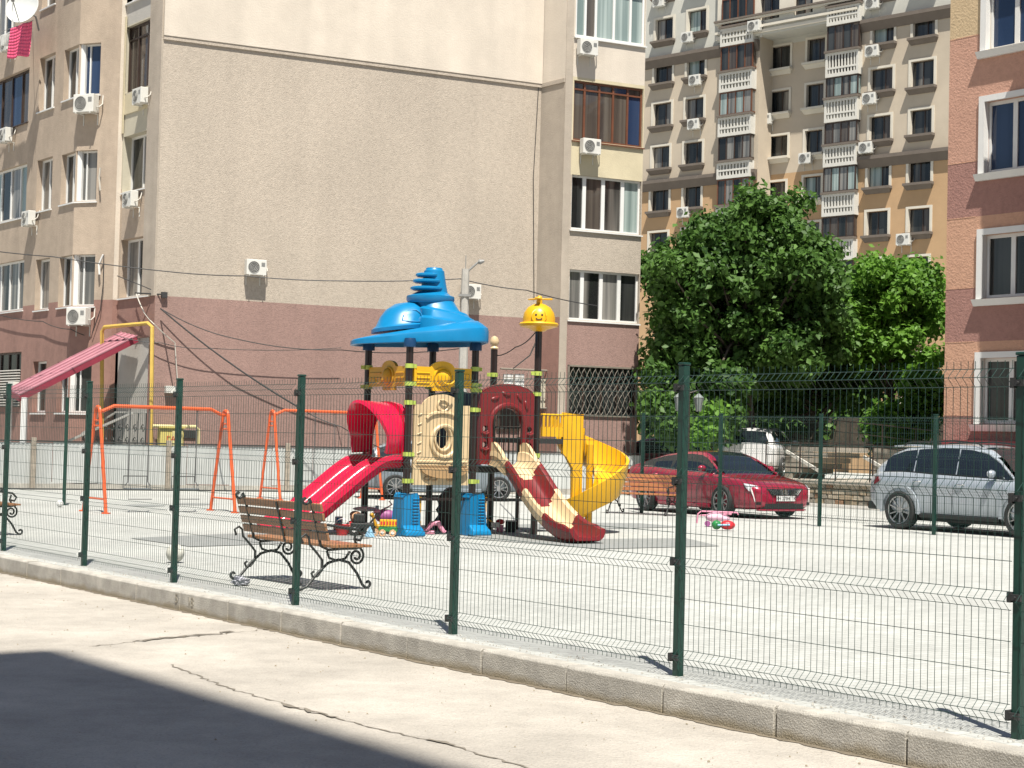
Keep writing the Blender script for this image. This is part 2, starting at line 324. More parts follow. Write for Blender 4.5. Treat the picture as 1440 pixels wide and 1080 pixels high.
# =================== far mesh fence by the cars ===================
E0 = G(1313, 752); E1 = G(1152, 740); dd = (E1-E0).xy; fu = dd.length; EF = Fr(E0, dd, (-dd.y, dd.x)); EF.n = Vector((-EF.d.y, EF.d.x)) if -EF.d.y*(-1) > 0 else EF.n
if EF.n.dot(Vector((0, -1))) < 0: EF.n = -EF.n
ff = thing('mesh_fence', 'green mesh fence between the playground and the parked cars', 'fence', (E0.x, E0.y, 0))
uu = [-fu, 0, fu, EF.uz(1013, 660)[0], EF.uz(903, 660)[0]]
for u in uu:
    q = MB(); q.fbox(EF, u-.03, u+.03, 0, 2.2, -.03, .03); q.build('post', m_green, ff, bevel=.006)
    q = MB(); q.fbox(EF, u-.034, u+.034, 2.201, 2.22, -.034, .034); q.build('post_cap', m_green, ff)
for a, b in zip(uu, uu[1:]): panel_mesh(EF, a+.03, b-.03, .08, 2.1, .036, .055, parent=ff)
for (px, py, top, lab) in ((415, 701, 570, 'single green steel post that the sagging cable ties to'), (90, 710, 560, 'lone dark green post left of the orange swings')):
    g = G(px, py); t_ = thing('fence_post', lab, 'post', g); q = MB(); h = at(px+3, top, g.y).z
    q.box(g.x-.03, g.x+.03, g.y-.03, g.y+.03, 0, h); q.build('post', m_green, t_, bevel=.005); q = MB(); q.box(g.x-.036, g.x+.036, g.y-.036, g.y+.036, h, h+.02); q.build('post_cap', m_green, t_)
    q = MB(); q.box(g.x-.08, g.x+.08, g.y-.08, g.y+.08, 0, .01); q.build('foot_plate', m_green, t_)
# building behind the viewer: its roof corner casts the shade on the road
Hh = 32.0; g = gr(80, 913); sh = -Vector((S.x, S.y))/S.z
cx, cy = (g.xy-sh*(Hh-ROADZ)); cb = Fr((cx, cy), -A, B0)
ob_ = thing('apartment_building', 'tall pale apartment block behind the viewer shading the road', 'building', (cx, cy, ROADZ))
def wall(fr, u0, u1, z0, z1, holes, bands, mats, name, parent, rev=.2, zs=None):
    """front skin with real openings; bands: list of z where material index steps up"""
    q = MB(); U = sorted({u0, u1, *[h[0] for h in holes], *[h[1] for h in holes]}); Z = sorted({z0, z1, *[h[2] for h in holes], *[h[3] for h in holes], *[b for b in bands if z0 < b < z1]})
    U = [u for u in U if u0-1e-6 <= u <= u1+1e-6]; Z = [z for z in Z if z0-1e-6 <= z <= z1+1e-6]
    mi = lambda z: sum(1 for b in bands if z > b)
    for i in range(len(U)-1):
        for j in range(len(Z)-1):
            um, zm = (U[i]+U[i+1])/2, (Z[j]+Z[j+1])/2
            if any(h[0] < um < h[1] and h[2] < zm < h[3] for h in holes): continue
            q.poly([fr.pt(U[i], Z[j]), fr.pt(U[i+1], Z[j]), fr.pt(U[i+1], Z[j+1]), fr.pt(U[i], Z[j+1])], mi(zm))
    for h in holes:
        a, b, c, d = max(h[0], u0), min(h[1], u1), max(h[2], z0), min(h[3], z1); m_ = mi((c+d)/2); r_ = h[4] if len(h) > 4 else rev; P_ = fr.pt
        if h[0] >= u0-1e-6: q.poly([P_(a, c), P_(a, d), P_(a, d, -r_), P_(a, c, -r_)], m_)
        if h[1] <= u1+1e-6: q.poly([P_(b, c), P_(b, d), P_(b, d, -r_), P_(b, c, -r_)], m_)
        q.poly([P_(a, d), P_(b, d), P_(b, d, -r_), P_(a, d, -r_)], m_); q.poly([P_(a, c), P_(b, c), P_(b, c, -r_), P_(a, c, -r_)], m_)
    return q.build(name, mats, parent)
q = MB(); q.hexa([cb.pt(0, ROADZ, 0), cb.pt(40, ROADZ, 0), cb.pt(40, ROADZ, -18), cb.pt(0, ROADZ, -18), cb.pt(0, Hh-.6, 0), cb.pt(40, Hh-.6, 0), cb.pt(40, Hh-.6, -18), cb.pt(0, Hh-.6, -18)]); q.build('wall', m_beigeL, ob_)
q = MB(); q.hexa([cb.pt(0, Hh-.6, 0), cb.pt(40, Hh-.6, 0), cb.pt(40, Hh-.6, -18), cb.pt(0, Hh-.6, -18), cb.pt(0, Hh, 0), cb.pt(40, Hh, 0), cb.pt(40, Hh, -18), cb.pt(0, Hh, -18)]); q.build('parapet', m_cream, ob_)

# =================== window maker ===================
def window(fr, r, parent, frame=None, depth=.12, cols=2, kinds=('pane_dark',), fw=.055, mull=None, trans=None, sill=None, sillm=None, name='window', split=None, sidefr=None):
    """frame ring with mullions set in the opening; each pane an object; optional projecting sill"""
    frame = frame or m_pvc; u0, u1, z0, z1 = r[:4]; q = MB(); d0, d1 = -depth-.05, -depth
    q.fbox(fr, u0, u0+fw, z0, z1, d0, d1); q.fbox(fr, u1-fw, u1, z0, z1, d0, d1)
    q.fbox(fr, u0+fw, u1-fw, z0, z0+fw, d0, d1); q.fbox(fr, u0+fw, u1-fw, z1-fw, z1, d0, d1)
    xs = [u0+fw]+[u0+(u1-u0)*s_ for s_ in (split or [i/cols for i in range(1, cols)])]+[u1-fw]; mw = mull or fw*.55; zt = None
    for x in xs[1:-1]: q.fbox(fr, x-mw, x+mw, z0+fw, z1-fw, d0, d1-.001)
    if trans:
        zt = z0+(z1-z0)*trans; q.fbox(fr, u0+fw, u1-fw, zt-fw*.4, zt+fw*.4, d0, d1+.004)
    w_ = q.build(name, frame, parent)
    for i in range(len(xs)-1):
        a = xs[i]+(mw if i else 0); b = xs[i+1]-(mw if i < len(xs)-2 else 0)
        for k, (c, d) in enumerate([(z0+fw, z1-fw)] if not zt else [(z0+fw, zt-fw*.4), (zt+fw*.4, z1-fw)]):
            # sash frame inside and the pane behind it
            p_ = MB(); p_.fbox(fr, a, b, c, d, d0-.02, d0+.008); p_.build('pane', MATS[kinds[(i+k) % len(kinds)]], w_)
    if sill:
        s_ = MB(); P_ = fr.pt; a, b = u0-.05, u1+.05
        s_.hexa([P_(a, z0-.05, -depth), P_(b, z0-.05, -depth), P_(b, z0-.06, sill), P_(a, z0-.06, sill), P_(a, z0-.002, -depth), P_(b, z0-.002, -depth), P_(b, z0-.025, sill), P_(a, z0-.025, sill)]); s_.build('sill', sillm or m_pvc, w_)
    return w_
# =================== left apartment building ===================
yC = 46.4; c0 = at(222, 300, yC); C0 = Vector((c0.x, c0.y)); lb = thing('apartment_building', 'beige and maroon apartment block with a huge blank end wall', 'building', (C0.x, C0.y, 0))
W0 = Fr(C0, A, -B0)                       # balcony column beside the corner
WB = Fr(C0, B1, B1n)                      # blank end wall
TOP = 21.0
uS = W0.uz(169, 300)[0]
b2z = WB.uz(229, 416)[1]; b1z = WB.uz(232, 50)[1]
LH = W0.rect
h0 = LH(178, 220, -70, -4); h1 = LH(176.5, 217, 31, 124.5); h2 = LH(173, 214, 187, 265.5); h3 = LH(169, 211, 334, 416.5)
ent = LH(160, 207, 476, 640); ent = (ent[0], ent[1], 0, ent[3])
bz = [W0.uz(190, 420)[1]-.1, h2[2]-.2, h2[3]+.0, h1[2]-.04, h1[3]+.02]
wall(W0, 0, uS, 0, TOP, [h0+(.25,), h1+(.15,), h2+(.35,), h3+(.3,), ent+(1.2,)], [b2z, h2[2]+.1, h2[3], h1[3]+.04, h1[3]+1.4], [m_maroonL, m_beigeL, m_greig, m_greig, m_greyr, m_beigeL], 'facade_wall', lb)
q = MB(); uP = W0.uz(205, 300)[0]; q.fbox(W0, 0.0, uP, b2z, TOP, .003, .05); q.build('corner_pilaster', m_pil, lb)
q = MB(); q.fbox(W0, .003, uS-.02, h1[2]-.62, h1[2]-.06, .002, .03); q.fbox(W0, uS-.12, uS-.02, h2[3]+.1, h1[3]+.3, .031, .05); q.build('balcony_panel', m_yelr, lb)
window(W0, h1, lb, m_dkf, .10, 3, ('pane_brown',), .07, trans=.80)
window(W0, h2, lb, m_pvc, .25, 3, ('pane_curtain', 'pane_mix', 'pane_dark'), .06, split=[.22, .58], sill=.04)
window(W0, h3, lb, m_pvc, .22, 3, ('pane_dark', 'pane_mix', 'pane_curtain'), .06, split=[.25, .62], sill=.06)
window(W0, h0, lb, m_pvc, .2, 3, ('pane_curtain',), .06, sill=.06)
# the step, the slanting facet and the long wall to the left
stp = .14; p1 = W0.pt(uS, 0, stp).xy
WS = Fr(W0.pt(uS, 0, 0), -B0, -A); wall(WS, 0, stp, 0, TOP, [], [b2z], [m_maroonL, m_cream], 'wall_return', lb)
fd = Vector((-.926, .376)); WFc = Fr(p1, fd, (-.376, -.926)); uC = WFc.uz(104.3, 290)[0]
p2 = WFc.pt(uC, 0).xy; WL = Fr(p2, A, -B0); uE = WL.uz(46, 300)[0]
def both(x0, xc, x1, yt, yb):   # a corner window over facet and long wall
    ym = (yt+yb)/2; u1 = WFc.uz(x1, ym)[0]; u0 = WL.uz(x0, ym)[0]; z0, z1 = WFc.uz(xc, yb)[1], WFc.uz(xc, yt)[1]
    return (u1, uC, z0, z1, .25), (0, u0, z0, z1, .25)
cw = [both(94, 112, 143, -94, -16), both(90, 110, 141, 62, 134), both(86, 107, 136, 212, 283), both(82.5, 104, 133, 358, 430), both(80, 101, 128, 508, 580)]
sw = [WL.rect(60, 79, -66, 8), WL.rect(55, 77, 78, 153), WL.rect(51.5, 73, 223, 295), WL.rect(49.5, 69, 364, 435), WL.rect(45.5, 64.5, 508, 580)]
wall(WFc, 0, uC, 0, TOP, [c[0] for c in cw], [b2z], [m_maroonL, m_beigeL], 'facet_wall', lb)
wall(WL, 0, uE, 0, TOP, [c[1] for c in cw]+[s+(.25,) for s in sw], [b2z], [m_maroonL, m_beigeL], 'facade_wall', lb)
kd = [('pane_dark', 'pane_curtain'), ('pane_curtain', 'pane_dark'), ('pane_mix', 'pane_dark'), ('pane_mix', 'pane_dark'), ('pane_dark', 'pane_mix')]
rk = ['pane_curtain', 'pane_blue', 'pane_curtain', 'pane_curtain', 'pane_dark']
for i, (a, b) in enumerate(cw):
    window(WFc, a, lb, m_pvc, .16, 2, (rk[i], rk[i]), .05, split=[.62] if i else [.6], mull=.02, sill=.05)
    window(WL, b, lb, m_pvc, .16, 2, kd[i], .05, sill=.05)
    q = MB(); q.tube([WFc.pt(uC-.02, a[2], -.17), WFc.pt(uC-.02, a[3], -.17)], .13, 8); q.build('corner_mullion', m_pvc, lb)
for i, s in enumerate(sw): window(WL, s, lb, m_pvc, .17, 2 if i in (1, 2) else 1, ('pane_curtain', 'pane_dark') if i % 2 else ('pane_mix',), .06, sill=.05)
WE = Fr(WL.pt(uE, 0, 0), B0, -A)
p3 = WL.pt(uE, 0, -.0).xy; WX = Fr(p3, A, -B0)
lw = [WX.rect(-16, 22, -40, 50), WX.rect(-16, 40, 107, 180), WX.rect(-16, 37, 237, 310), WX.rect(-16, 33, 369, 438), WX.rect(-16, 29, 496, 570)]
bandL = [b2z]
wall(WX, .002, 9, 0, TOP, [l+(.2,) for l in lw], bandL, [m_maroonL, m_beigeL], 'facade_wall', lb)
fs = [m_pvc, m_dkf, m_pvc, m_pvc, m_dkf]; ks = [('pane_curtain', 'pane_dark'), ('pane_brown', 'pane_blue'), ('pane_teal', 'pane_curtain', 'pane_dark'), ('pane_mix', 'pane_curtain'), ('pane_dark',)]
for i, l in enumerate(lw): window(WX, l, lb, fs[i], .12, 4, ks[i], .06, sill=.05, sillm=fs[i])
# grille over the lowest left window
q = MB(); g5 = lw[4]
for k in range(14): z = g5[2]+(g5[3]-g5[2])*k/20; q.tube([WX.pt(g5[0], z, .03), WX.pt(g5[1], z, .03)], .022, 5)
q.build('window_grille', m_greyr, lb)
# blank end wall with the cream floors set proud, right return, front strip and balconies
uR = WB.uz(757, 300)[0]
wall(WB, 0, uR, 0, b1z, [], [b2z], [m_maroon, m_beige], 'end_wall', lb)
q = MB(); q.fbox(WB, -.0, uR-.002, b1z+.001, TOP, -.2, .07); q.build('upper_end_wall', m_cream, lb)
q = MB(); q.fbox(WB, .0, uR-.002, b1z-.11, b1z, .002, .05); q.build('ledge', m_beige, lb)
WR = Fr(WB.pt(uR, 0, 0), -A, -B0); uF = WR.uz(789, 360)[0]; zr1 = WR.uz(758, 119)[1]
wall(WR, 0, uF, 0, TOP, [], [b2z, zr1], [m_maroonL, m_pil, m_cream], 'return_wall', lb)
q = MB(); q.fbox(WR, .08, uF-.01, zr1-.12, zr1, .002, .04); q.build('ledge', m_pil, lb)
WF = Fr(WR.pt(uF, 0, 0), B1, B1n); ub = WF.uz(801, 340)[0]; ue = WF.uz(901.5, 340)[0]
hb = [WF.rect(809, 907, -112, -56), WF.rect(812, 908, -24, 58), WF.rect(807, 904, 118.5, 202), WF.rect(802.5, 900.5, 250, 326), WF.rect(800.5, 898, 382, 452), WF.rect(797, 894, 515, 586)]
hb = [(ub+.03, ue-.03, h[2], h[3], .14) for h in hb]
wall(WF, 0, ue, 0, TOP, hb, [hb[4][2]-.02, hb[3][3]+.0, hb[2][2]-1.5, hb[2][3]+.1], [m_maroon, m_beige, m_beige, m_yelr, m_cream], 'balcony_wall', lb)
WG = Fr(WF.pt(ue, 0, 0), A, B0); wall(WG, 0, 12, 0, TOP, [], [b2z], [m_maroon, m_beige], 'side_wall', lb)
q = MB(); q.fbox(WF, .0, ub-.03, 0, TOP, .002, .02); q.build('corner_strip', m_pil, lb)
window(WF, hb[1], lb, m_pvc, .06, 5, ('pane_teal', 'pane_brown', 'pane_teal', 'pane_teal', 'pane_teal'), .07, split=[.15, .3, .56, .8], sill=.07, trans=.83)
window(WF, hb[2], lb, m_brownf, .08, 5, ('pane_brown', 'pane_brown', 'pane_brown', 'pane_brown', 'pane_blue'), .06, trans=.86, sill=.06, sillm=m_brownf, split=[.17, .38, .58, .79])
window(WF, hb[3], lb, m_pvc, .10, 4, ('pane_dark', 'pane_brown', 'pane_mix', 'pane_teal'), .06, split=[.2, .47, .75], sill=.07, mull=.06)
window(WF, hb[4], lb, m_pvc, .10, 4, ('pane_curtain', 'pane_mix', 'pane_curtain', 'pane_dark'), .06, split=[.2, .47, .73], sill=.05, mull=.06)
window(WF, hb[0], lb, m_pvc, .08, 4, ('pane_teal',), .06, sill=.06)
window(WF, hb[5], lb, m_dkf, .12, 4, ('pane_dark',), .06)
q = MB(); l5 = hb[5]; n = 13; P_ = WF.pt                      # diamond lattice
for a, b, c, d in ((l5[0], l5[1], l5[2], l5[2]+.05), (l5[0], l5[1], l5[3]-.05, l5[3]), (l5[0], l5[0]+.05, l5[2], l5[3]), (l5[1]-.05, l5[1], l5[2], l5[3])): q.fbox(WF, a, b, c, d, .004, .05)
wz, hz_ = l5[1]-l5[0], l5[3]-l5[2]
for k in range(-8, 24):
    for sg in (1, -1):
        x0 = l5[0]+k*.19; pts = []
        for j in range(9):
            z = l5[2]+hz_*j/8; x = x0+sg*(hz_*j/8)*.55+(.0 if sg > 0 else .6)
            if l5[0] < x < l5[1]: pts.append(P_(x+.03*math.sin(j*1.57), z, .02))
        if len(pts) > 1: q.tube(pts, .010, 4)
q.build('lattice', M('lattice_metal', (.24, .21, .17), .6), lb)
q = MB(); zt = TOP; pp = [W0.pt(0, zt), WB.pt(uR, zt), WF.pt(0, zt), WF.pt(ue, zt), WG.pt(12, zt), WX.pt(9, zt), WX.pt(0, zt), WL.pt(0, zt), WFc.pt(0, zt), W0.pt(uS, zt)]
q.poly(pp); q.poly([WG.pt(12, 0), WX.pt(9, 0), WX.pt(9, zt), WG.pt(12, zt)]); q.build('roof', m_greyr, lb)
# recessed entrance wall, door, gas pipes (parts of the building)
q = MB(); q.fbox(W0, ent[0], ent[1], 0, ent[3], -1.25, -1.2); q.build('entrance_back_wall', m_greyr, lb)
q = MB(); e0_ = W0.uz(163, 540)[0]; q.fbox(W0, ent[0]+.001, e0_, 0, ent[3]-.003, -.12, -.04); q.build('entrance_screen', m_greyr, lb)
# =================== far ochre apartment block ===================
m_och = M('ochre_render', (.56, .365, .20), .95, .06, .8, .2, 20, stain=.10, ss=.25)
m_bg = M('sand_render', (.60, .51, .395), .95, .05, .8, .2, 20, stain=.10, ss=.25)
m_cg = M('pale_stone_render', (.62, .61, .545), .95, .05, .8, .2, 20, stain=.08, ss=.25)
m_trim = M('cream_window_trim', (.70, .65, .55), .85, .05, 2)
m_sill = M('umber_trim_and_shade', (.17, .14, .115), .9, .1, 2)
m_bal = M('white_balustrade', (.68, .66, .60), .8, .06, 2)
yb = thing('apartment_building', 'tall ochre and sand apartment block with white balconies behind the trees', 'building', (23.1, 106.7, 0))
AY = Vector((-.717, .697)); NY = Vector((-.697, -.717)); Y0 = Fr((23.1, 106.7), AY, NY)
yu = lambda px, py, o=0: Y0.uz(px, py, o)[0]
uR0, uR1, uL0, uL1 = -9.0, yu(1203, 150), yu(1067, 150), yu(880, 150)
zc1 = Y0.uz(1270, 219)[1]; zc2 = Y0.uz(1270, 24)[1]
def wr(l): return [Y0.rect(q_[0]-3, q_[1]+1, q_[2]-1, q_[3]) for q_ in l]
RW = wr([(1230, 1257, 30, 61), (1227, 1255, 97, 128), (1225.5, 1252, 164, 197), (1223, 1250, 232, 263), (1221.5, 1248, 298, 331), (1220, 1247, 365, 398), (1287, 1315, 17, 52), (1284, 1313, 86, 122), (1283, 1310, 155, 189), (1280.5, 1308.5, 225, 257), (1280, 1307, 294, 327), (1278, 1305, 362, 395), (1275, 1302, 430, 462), (1273, 1300, 498, 528), (1218, 1245, 432, 464), (1216, 1243, 500, 530), (1232, 1258, -36, -6), (1290, 1317, -50, -16), (1271, 1298, 563, 592)])
LWn = wr([(925.5, 947, -33, -4), (925, 946, 27, 57), (923, 945, 86, 117), (921.5, 943.5, 146, 177), (920, 941, 207, 237), (918, 940, 267, 297), (916, 938, 328, 357), (973, 995, -47, -17), (970.5, 993, 15, 46), (969, 991, 79, 108), (967, 989, 139, 168), (965, 987, 201, 231), (964, 985, 262, 292), (962, 983, 323, 352)])
RV = .28
def ywall(fr, u0, u1, holes, par=yb): return wall(fr, u0, u1, -1, 42, [h+(RV,) for h in holes], [zc1, zc2], [m_och, m_bg, m_cg], 'facade_wall', par, RV)
ywall(Y0, uR0, uR1, RW); ywall(Y0, uL0, uL1+8, LWn)
kinds3 = [('pane_dark', 'pane_mix'), ('pane_mix', 'pane_dark'), ('pane_brown', 'pane_dark'), ('pane_dark', 'pane_curtain'), ('pane_mix', 'pane_teal')]
def ywin(fr, h, i, shade=False):
    w_ = window(fr, h, yb, m_dkf, RV-.06, 2, kinds3[i % 5], .05, split=[.42 if i % 3 else .55])
    q = MB(); a, b, c, d = h[:4]; t_ = .15
    q.fbox(fr, a-t_, a-.0, c, d+t_, .002, .06); q.fbox(fr, b, b+t_, c, d+t_, .002, .06); q.fbox(fr, a, b, d, d+t_, .002, .06)
    for x0, x1 in ((a+.001, a+.02), (b-.02, b-.001)): q.fbox(fr, x0, x1, c, d, -RV+.04, .06)
    q.build('surround', m_trim, w_)
    q = MB(); P_ = fr.pt; a -= t_+.05; b += t_+.05
    q.hexa([P_(a+.12, c-.42, .003), P_(b-.12, c-.42, .003), P_(b-.12, c-.42, .10), P_(a+.12, c-.42, .10), P_(a, c-.16, .003), P_(b, c-.16, .003), P_(b, c-.16, .30), P_(a, c-.16, .30)])  # umber sill body; its dark taper also paints the shade beneath
    q.fbox(fr, a, b, c-.159, c-.005, .003, .40); q.build('sill', m_sill if not shade else m_trim, w_)
rw = random.Random(5)
for i, h in enumerate(RW+LWn): ywin(Y0, h, rw.randrange(5))
# recessed bay with overhanging top floor
REC = 1.5; Y1 = Y0.off(-REC)
Y1w = [Y1.rect(q_[0]-1, q_[1]+1, q_[2], q_[3]) for q_ in [(1084, 1111, 65, 97), (1082, 1109, 128, 159), (1081, 1107, 191, 221), (1079, 1104, 256, 285), (1077, 1102, 320, 349), (1136.5, 1160, 54, 87), (1135, 1158, 118, 151), (1133, 1156, 183, 216), (1131, 1154, 248, 280), (1129, 1152, 313, 345)]]
ywall(Y1, uR1, uL0, Y1w)
for i, h in enumerate(Y1w): ywin(Y1, h, rw.randrange(5), True)
Fr_side = Fr(Y0.pt(uL0, 0), -NY, -AY); q = MB(); q.poly([Y0.pt(uL0, -1), Y0.pt(uL0, -1, -REC), Y0.pt(uL0, 42, -REC), Y0.pt(uL0, 42)]); q.poly([Y0.pt(uR1, -1), Y0.pt(uR1, -1, -REC), Y0.pt(uR1, 42, -REC), Y0.pt(uR1, 42)]); q.build('return_wall', m_bg, yb)
zov = Y0.uz(1130, 38)[1]; OV = .35; uA0, uA1 = yu(1058, 150, .9), yu(1010, 150, .9)
Y2 = Y0.off(OV)
tw = [Y2.rect(*q_) for q_ in [(1069, 1096, -6, 27), (1117, 1143, -20, 19), (1172, 1204, -32, 5), (1023, 1049, 5, 36)]]
wall(Y2, yu(1207, 0, OV), yu(1009, 20, OV), zov, 42, [h+(RV,) for h in tw], [zov+1.1], [m_cg, m_trim], 'overhang_wall', yb, RV)
for i, h in enumerate(tw): window(Y2, h, yb, m_dkf, .22, 2, kinds3[i], .06)
q = MB(); a, b = yu(1207, 0, OV), yu(1009, 20, OV); q.fbox(Y0, a, b, zov-.12, zov, -REC, OV-.003); q.build('overhang_floor', m_cg, yb)
q = MB()
for k, (z, t_, o) in enumerate(((zov+.02, .22, .10), (zov+.38, .16, .2), (zov+1.02, .12, .25))): q.fbox(Y2, a-.05, b+.05, z, z+t_, .002, o)
q.build('cornice', m_trim, yb)
q = MB(); q.fbox(Y2, a-.05, b+.05, zov+1.15, zov+1.28, .002, .35); q.build('cornice', m_sill, yb)
# cornices of the wings
for (a, b, z) in ((uR0, uR1-.02, zc1), (uR0, uR1-.02, zc2), (uL0+.02, uL1+8, zc1), (uL0+.02, uL1+8, zc2)):
    q = MB(); P_ = Y0.pt; q.fbox(Y0, a, b, z-.05, z+.18, .002, .38)
    q.hexa([P_(a, z-.55, .003), P_(b, z-.55, .003), P_(b, z-.55, .07), P_(a, z-.55, .07), P_(a, z-.051, .003), P_(b, z-.051, .003), P_(b, z-.051, .34), P_(a, z-.051, .34)]); q.build('cornice', m_sill, yb)
def balcony(x0, x1, yts, o, glaz):
    """column of glazed balconies; yts: (parapet top, parapet bottom) pixels at the column's middle"""
    fb = Y0.off(o); xm = (x0+x1)/2; prev = None
    for i, (pt_, pb_) in enumerate(yts):
        dxx = -(pt_-110)*.027; a, b = sorted((fb.uz(x0+dxx, pt_)[0], fb.uz(x1+dxx, pt_)[0])); z1, z0 = fb.uz(xm+dxx, pt_)[1], fb.uz(xm+dxx, pb_)[1]
        q = MB(); q.fbox(fb, a, b, z0, z0+.22, -o-REC+.01, 0); q.build('balcony_floor', m_bal, yb)
        q = MB(); q.fbox(fb, a, a+.16, z0+.221, z1, -.16, .0); q.fbox(fb, b-.16, b, z0+.221, z1, -.16, 0); q.fbox(fb, a+.161, b-.161, z1-.16, z1, -.12, 0); q.fbox(fb, a+.161, b-.161, z0+.5, z0+.62, -.1, 0)
        for k in range(9): x = a+.3+(b-a-.6)*k/8; q.fbox(fb, x-.05, x+.05, z0+.221, z1-.161, -.09, -.02)
        q.fbox(fb, a, a+.1, z0+.22, z1, -o-REC+.02, -.17); q.fbox(fb, b-.1, b, z0+.22, z1, -o-.0, -.17); q.build('balustrade', m_bal, yb)
        q = MB(); q.fbox(fb, a+.1, b-.1, z0+.22, z1-.02, -.22, -.18); q.build('balcony_backing', m_cg if glaz[i % len(glaz)][0] != 'n' else m_dkf, yb)
        q = MB(); q.fbox(fb, a-.06, b+.06, z1, z1+.14, -.3, .12); q.build('balcony_ledge', m_sill, yb)
        nz = fb.uz(xm, yts[i-1][1])[1] if i else z1+2.05
        k_ = glaz[i % len(glaz)]; g_ = (a+.02, b-.02, z1+.15, nz-.02)
        window(fb, g_, yb, m_brownf if k_[0] == 'b' else m_dkf, .10, 4 if (b-a) > 2.2 else 3, k_[1], .07, name='balcony_glazing')
        sd = Fr(fb.pt(a+.02, 0, -.12), -NY*-1*-1, -AY) if False else Fr(fb.pt(a+.03, 0, -.1), -Vector(NY), -Vector(AY))
        window(sd, (.02, o+REC-.15, z1+.15, nz-.02), yb, m_brownf if k_[0] == 'b' else m_dkf, .0, 2, k_[1], .08, name='balcony_glazing')
        q = MB(); q.fbox(sd, .0, o+REC-.1, z0+.221, z1, -.06, -.02); q.build('balcony_side_panel', m_bal, yb)
balcony(1011, 1057, [(37, 62), (100, 127), (163, 190), (227, 250), (290, 314)], .55, [('b', ('pane_dark',)), ('b', ('pane_brown', 'pane_dark')), ('b', ('pane_curtain', 'pane_teal')), ('d', ('pane_curtain', 'pane_mix')), ('b', ('pane_curtain', 'pane_dark'))])
balcony(1160, 1206, [(8, 33), (72, 106), (138, 170), (204, 233), (272, 303), (337, 366), (405, 430)], .5, [('d', ('pane_dark', 'pane_mix')), ('n', ('pane_brown', 'pane_dark')), ('d', ('pane_teal', 'pane_mix')), ('d', ('pane_curtain', 'pane_brown')), ('d', ('pane_teal', 'pane_curtain')), ('d', ('pane_brown', 'pane_dark')), ('d', ('pane_dark',))])
q = MB(); P_ = Y0.pt; a0, a1 = uR0, uL1+8; q.poly([P_(a0, 42), P_(a1, 42), P_(a1, 42, -14), P_(a0, 42, -14)])
for a_ in (a0, a1): q.poly([P_(a_, -1), P_(a_, 42), P_(a_, 42, -14), P_(a_, -1, -14)])
q.poly([P_(a0, -1, -14), P_(a1, -1, -14), P_(a1, 42, -14), P_(a0, 42, -14)]); q.build('rear_wall', m_bg, yb)
# =================== red-brown building on the right ===================
m_r1 = M('brick_red_roughcast', (.40, .215, .18), .95, .12, 7, .8, 18, stain=.06)
m_r2 = M('terracotta_roughcast', (.62, .36, .245), .95, .10, 7, .8, 18, stain=.06)
m_r3 = M('salmon_roughcast', (.60, .345, .255), .95, .10, 7, .8, 18, stain=.06)
m_r4 = M('mustard_roughcast', (.62, .47, .29), .95, .10, 7, .8, 18, stain=.06)
rp = at(1375, 350, 45.0); rb = thing('apartment_building', 'brick red apartment block with large white framed windows', 'building', (rp.x, rp.y, 0))
RF = Fr(rp.xy, A, -B0); rz = lambda y: RF.uz(1332, y)[1]
uRL = RF.uz(1332.5, 260)[0]
rbz = [rz(584), rz(482), rz(407), rz(309), rz(232), rz(58)]
rwin = [RF.rect(1388, 1440, -40, 66), RF.rect(1385, 1440, 139, 240), RF.rect(1382, 1440, 328, 418), RF.rect(1379, 1440, 503, 596)]
W_ = 2.55; rwin = [(h[1]-W_, h[1], h[2], h[3]) for h in rwin]
wall(RF, -9, uRL, -.5, 14.5, [h+(.22,) for h in rwin], rbz, [m_r1, m_r2, m_r1, m_r2, m_r1, m_r3, m_r4], 'facade_wall', rb, .22)
for i, h in enumerate(rwin):
    w_ = window(RF, h, rb, m_pvc, .15, 3, (['pane_blue'], ['pane_blue'], ['pane_dark'], ['pane_dark'])[i], .09, mull=.07)
    q = MB(); t_ = .16; a, b, c, d = h
    q.fbox(RF, b, b+t_, c-.02, d+t_, .002, .07); q.fbox(RF, a-t_, a, c-.02, d+t_, .002, .07); q.fbox(RF, a, b, d, d+t_, .002, .07)
    q.fbox(RF, b-.02, b-.001, c, d, -.12, .07); q.fbox(RF, a+.001, a+.02, c, d, -.12, .07); q.build('surround', m_pvc, w_)
    q = MB(); P_ = RF.pt; a -= t_+.06; b += t_+.06
    q.hexa([P_(a, c-.20, .003), P_(b, c-.20, .003), P_(b, c-.20, .10), P_(a, c-.20, .10), P_(a, c-.03, .003), P_(b, c-.03, .003), P_(b, c-.03, .2), P_(a, c-.03, .2)]); q.build('sill', m_pvc, w_)
for z in rbz:
    q = MB(); q.fbox(RF, rwin[1][1]+.25, uRL, z-.012, z+.012, .001, .006); q.build('band_joint', m_r2, rb)
ub_ = RF.uz(1440, 300)[0]-1.0; q = MB(); q.fbox(RF, ub_-3.6, ub_, -.5, 14.5, .002, 1.25); q.build('unseen_bay', m_r1, rb)      # unseen bay added outside the frame to shade the wall
q = MB(); P_ = RF.pt; q.poly([P_(uRL, -.5), P_(uRL, 14.5), P_(uRL, 14.5, -12), P_(uRL, -.5, -12)]); q.poly([P_(-9, -.5), P_(-9, 14.5), P_(-9, 14.5, -12), P_(-9, -.5, -12)]); q.poly([P_(-9, 14.5), P_(uRL, 14.5), P_(uRL, 14.5, -12), P_(-9, 14.5, -12)]); q.poly([P_(-9, -.5, -12), P_(uRL, -.5, -12), P_(uRL, 14.5, -12), P_(-9, 14.5, -12)]); q.build('side_wall', m_r1, rb)
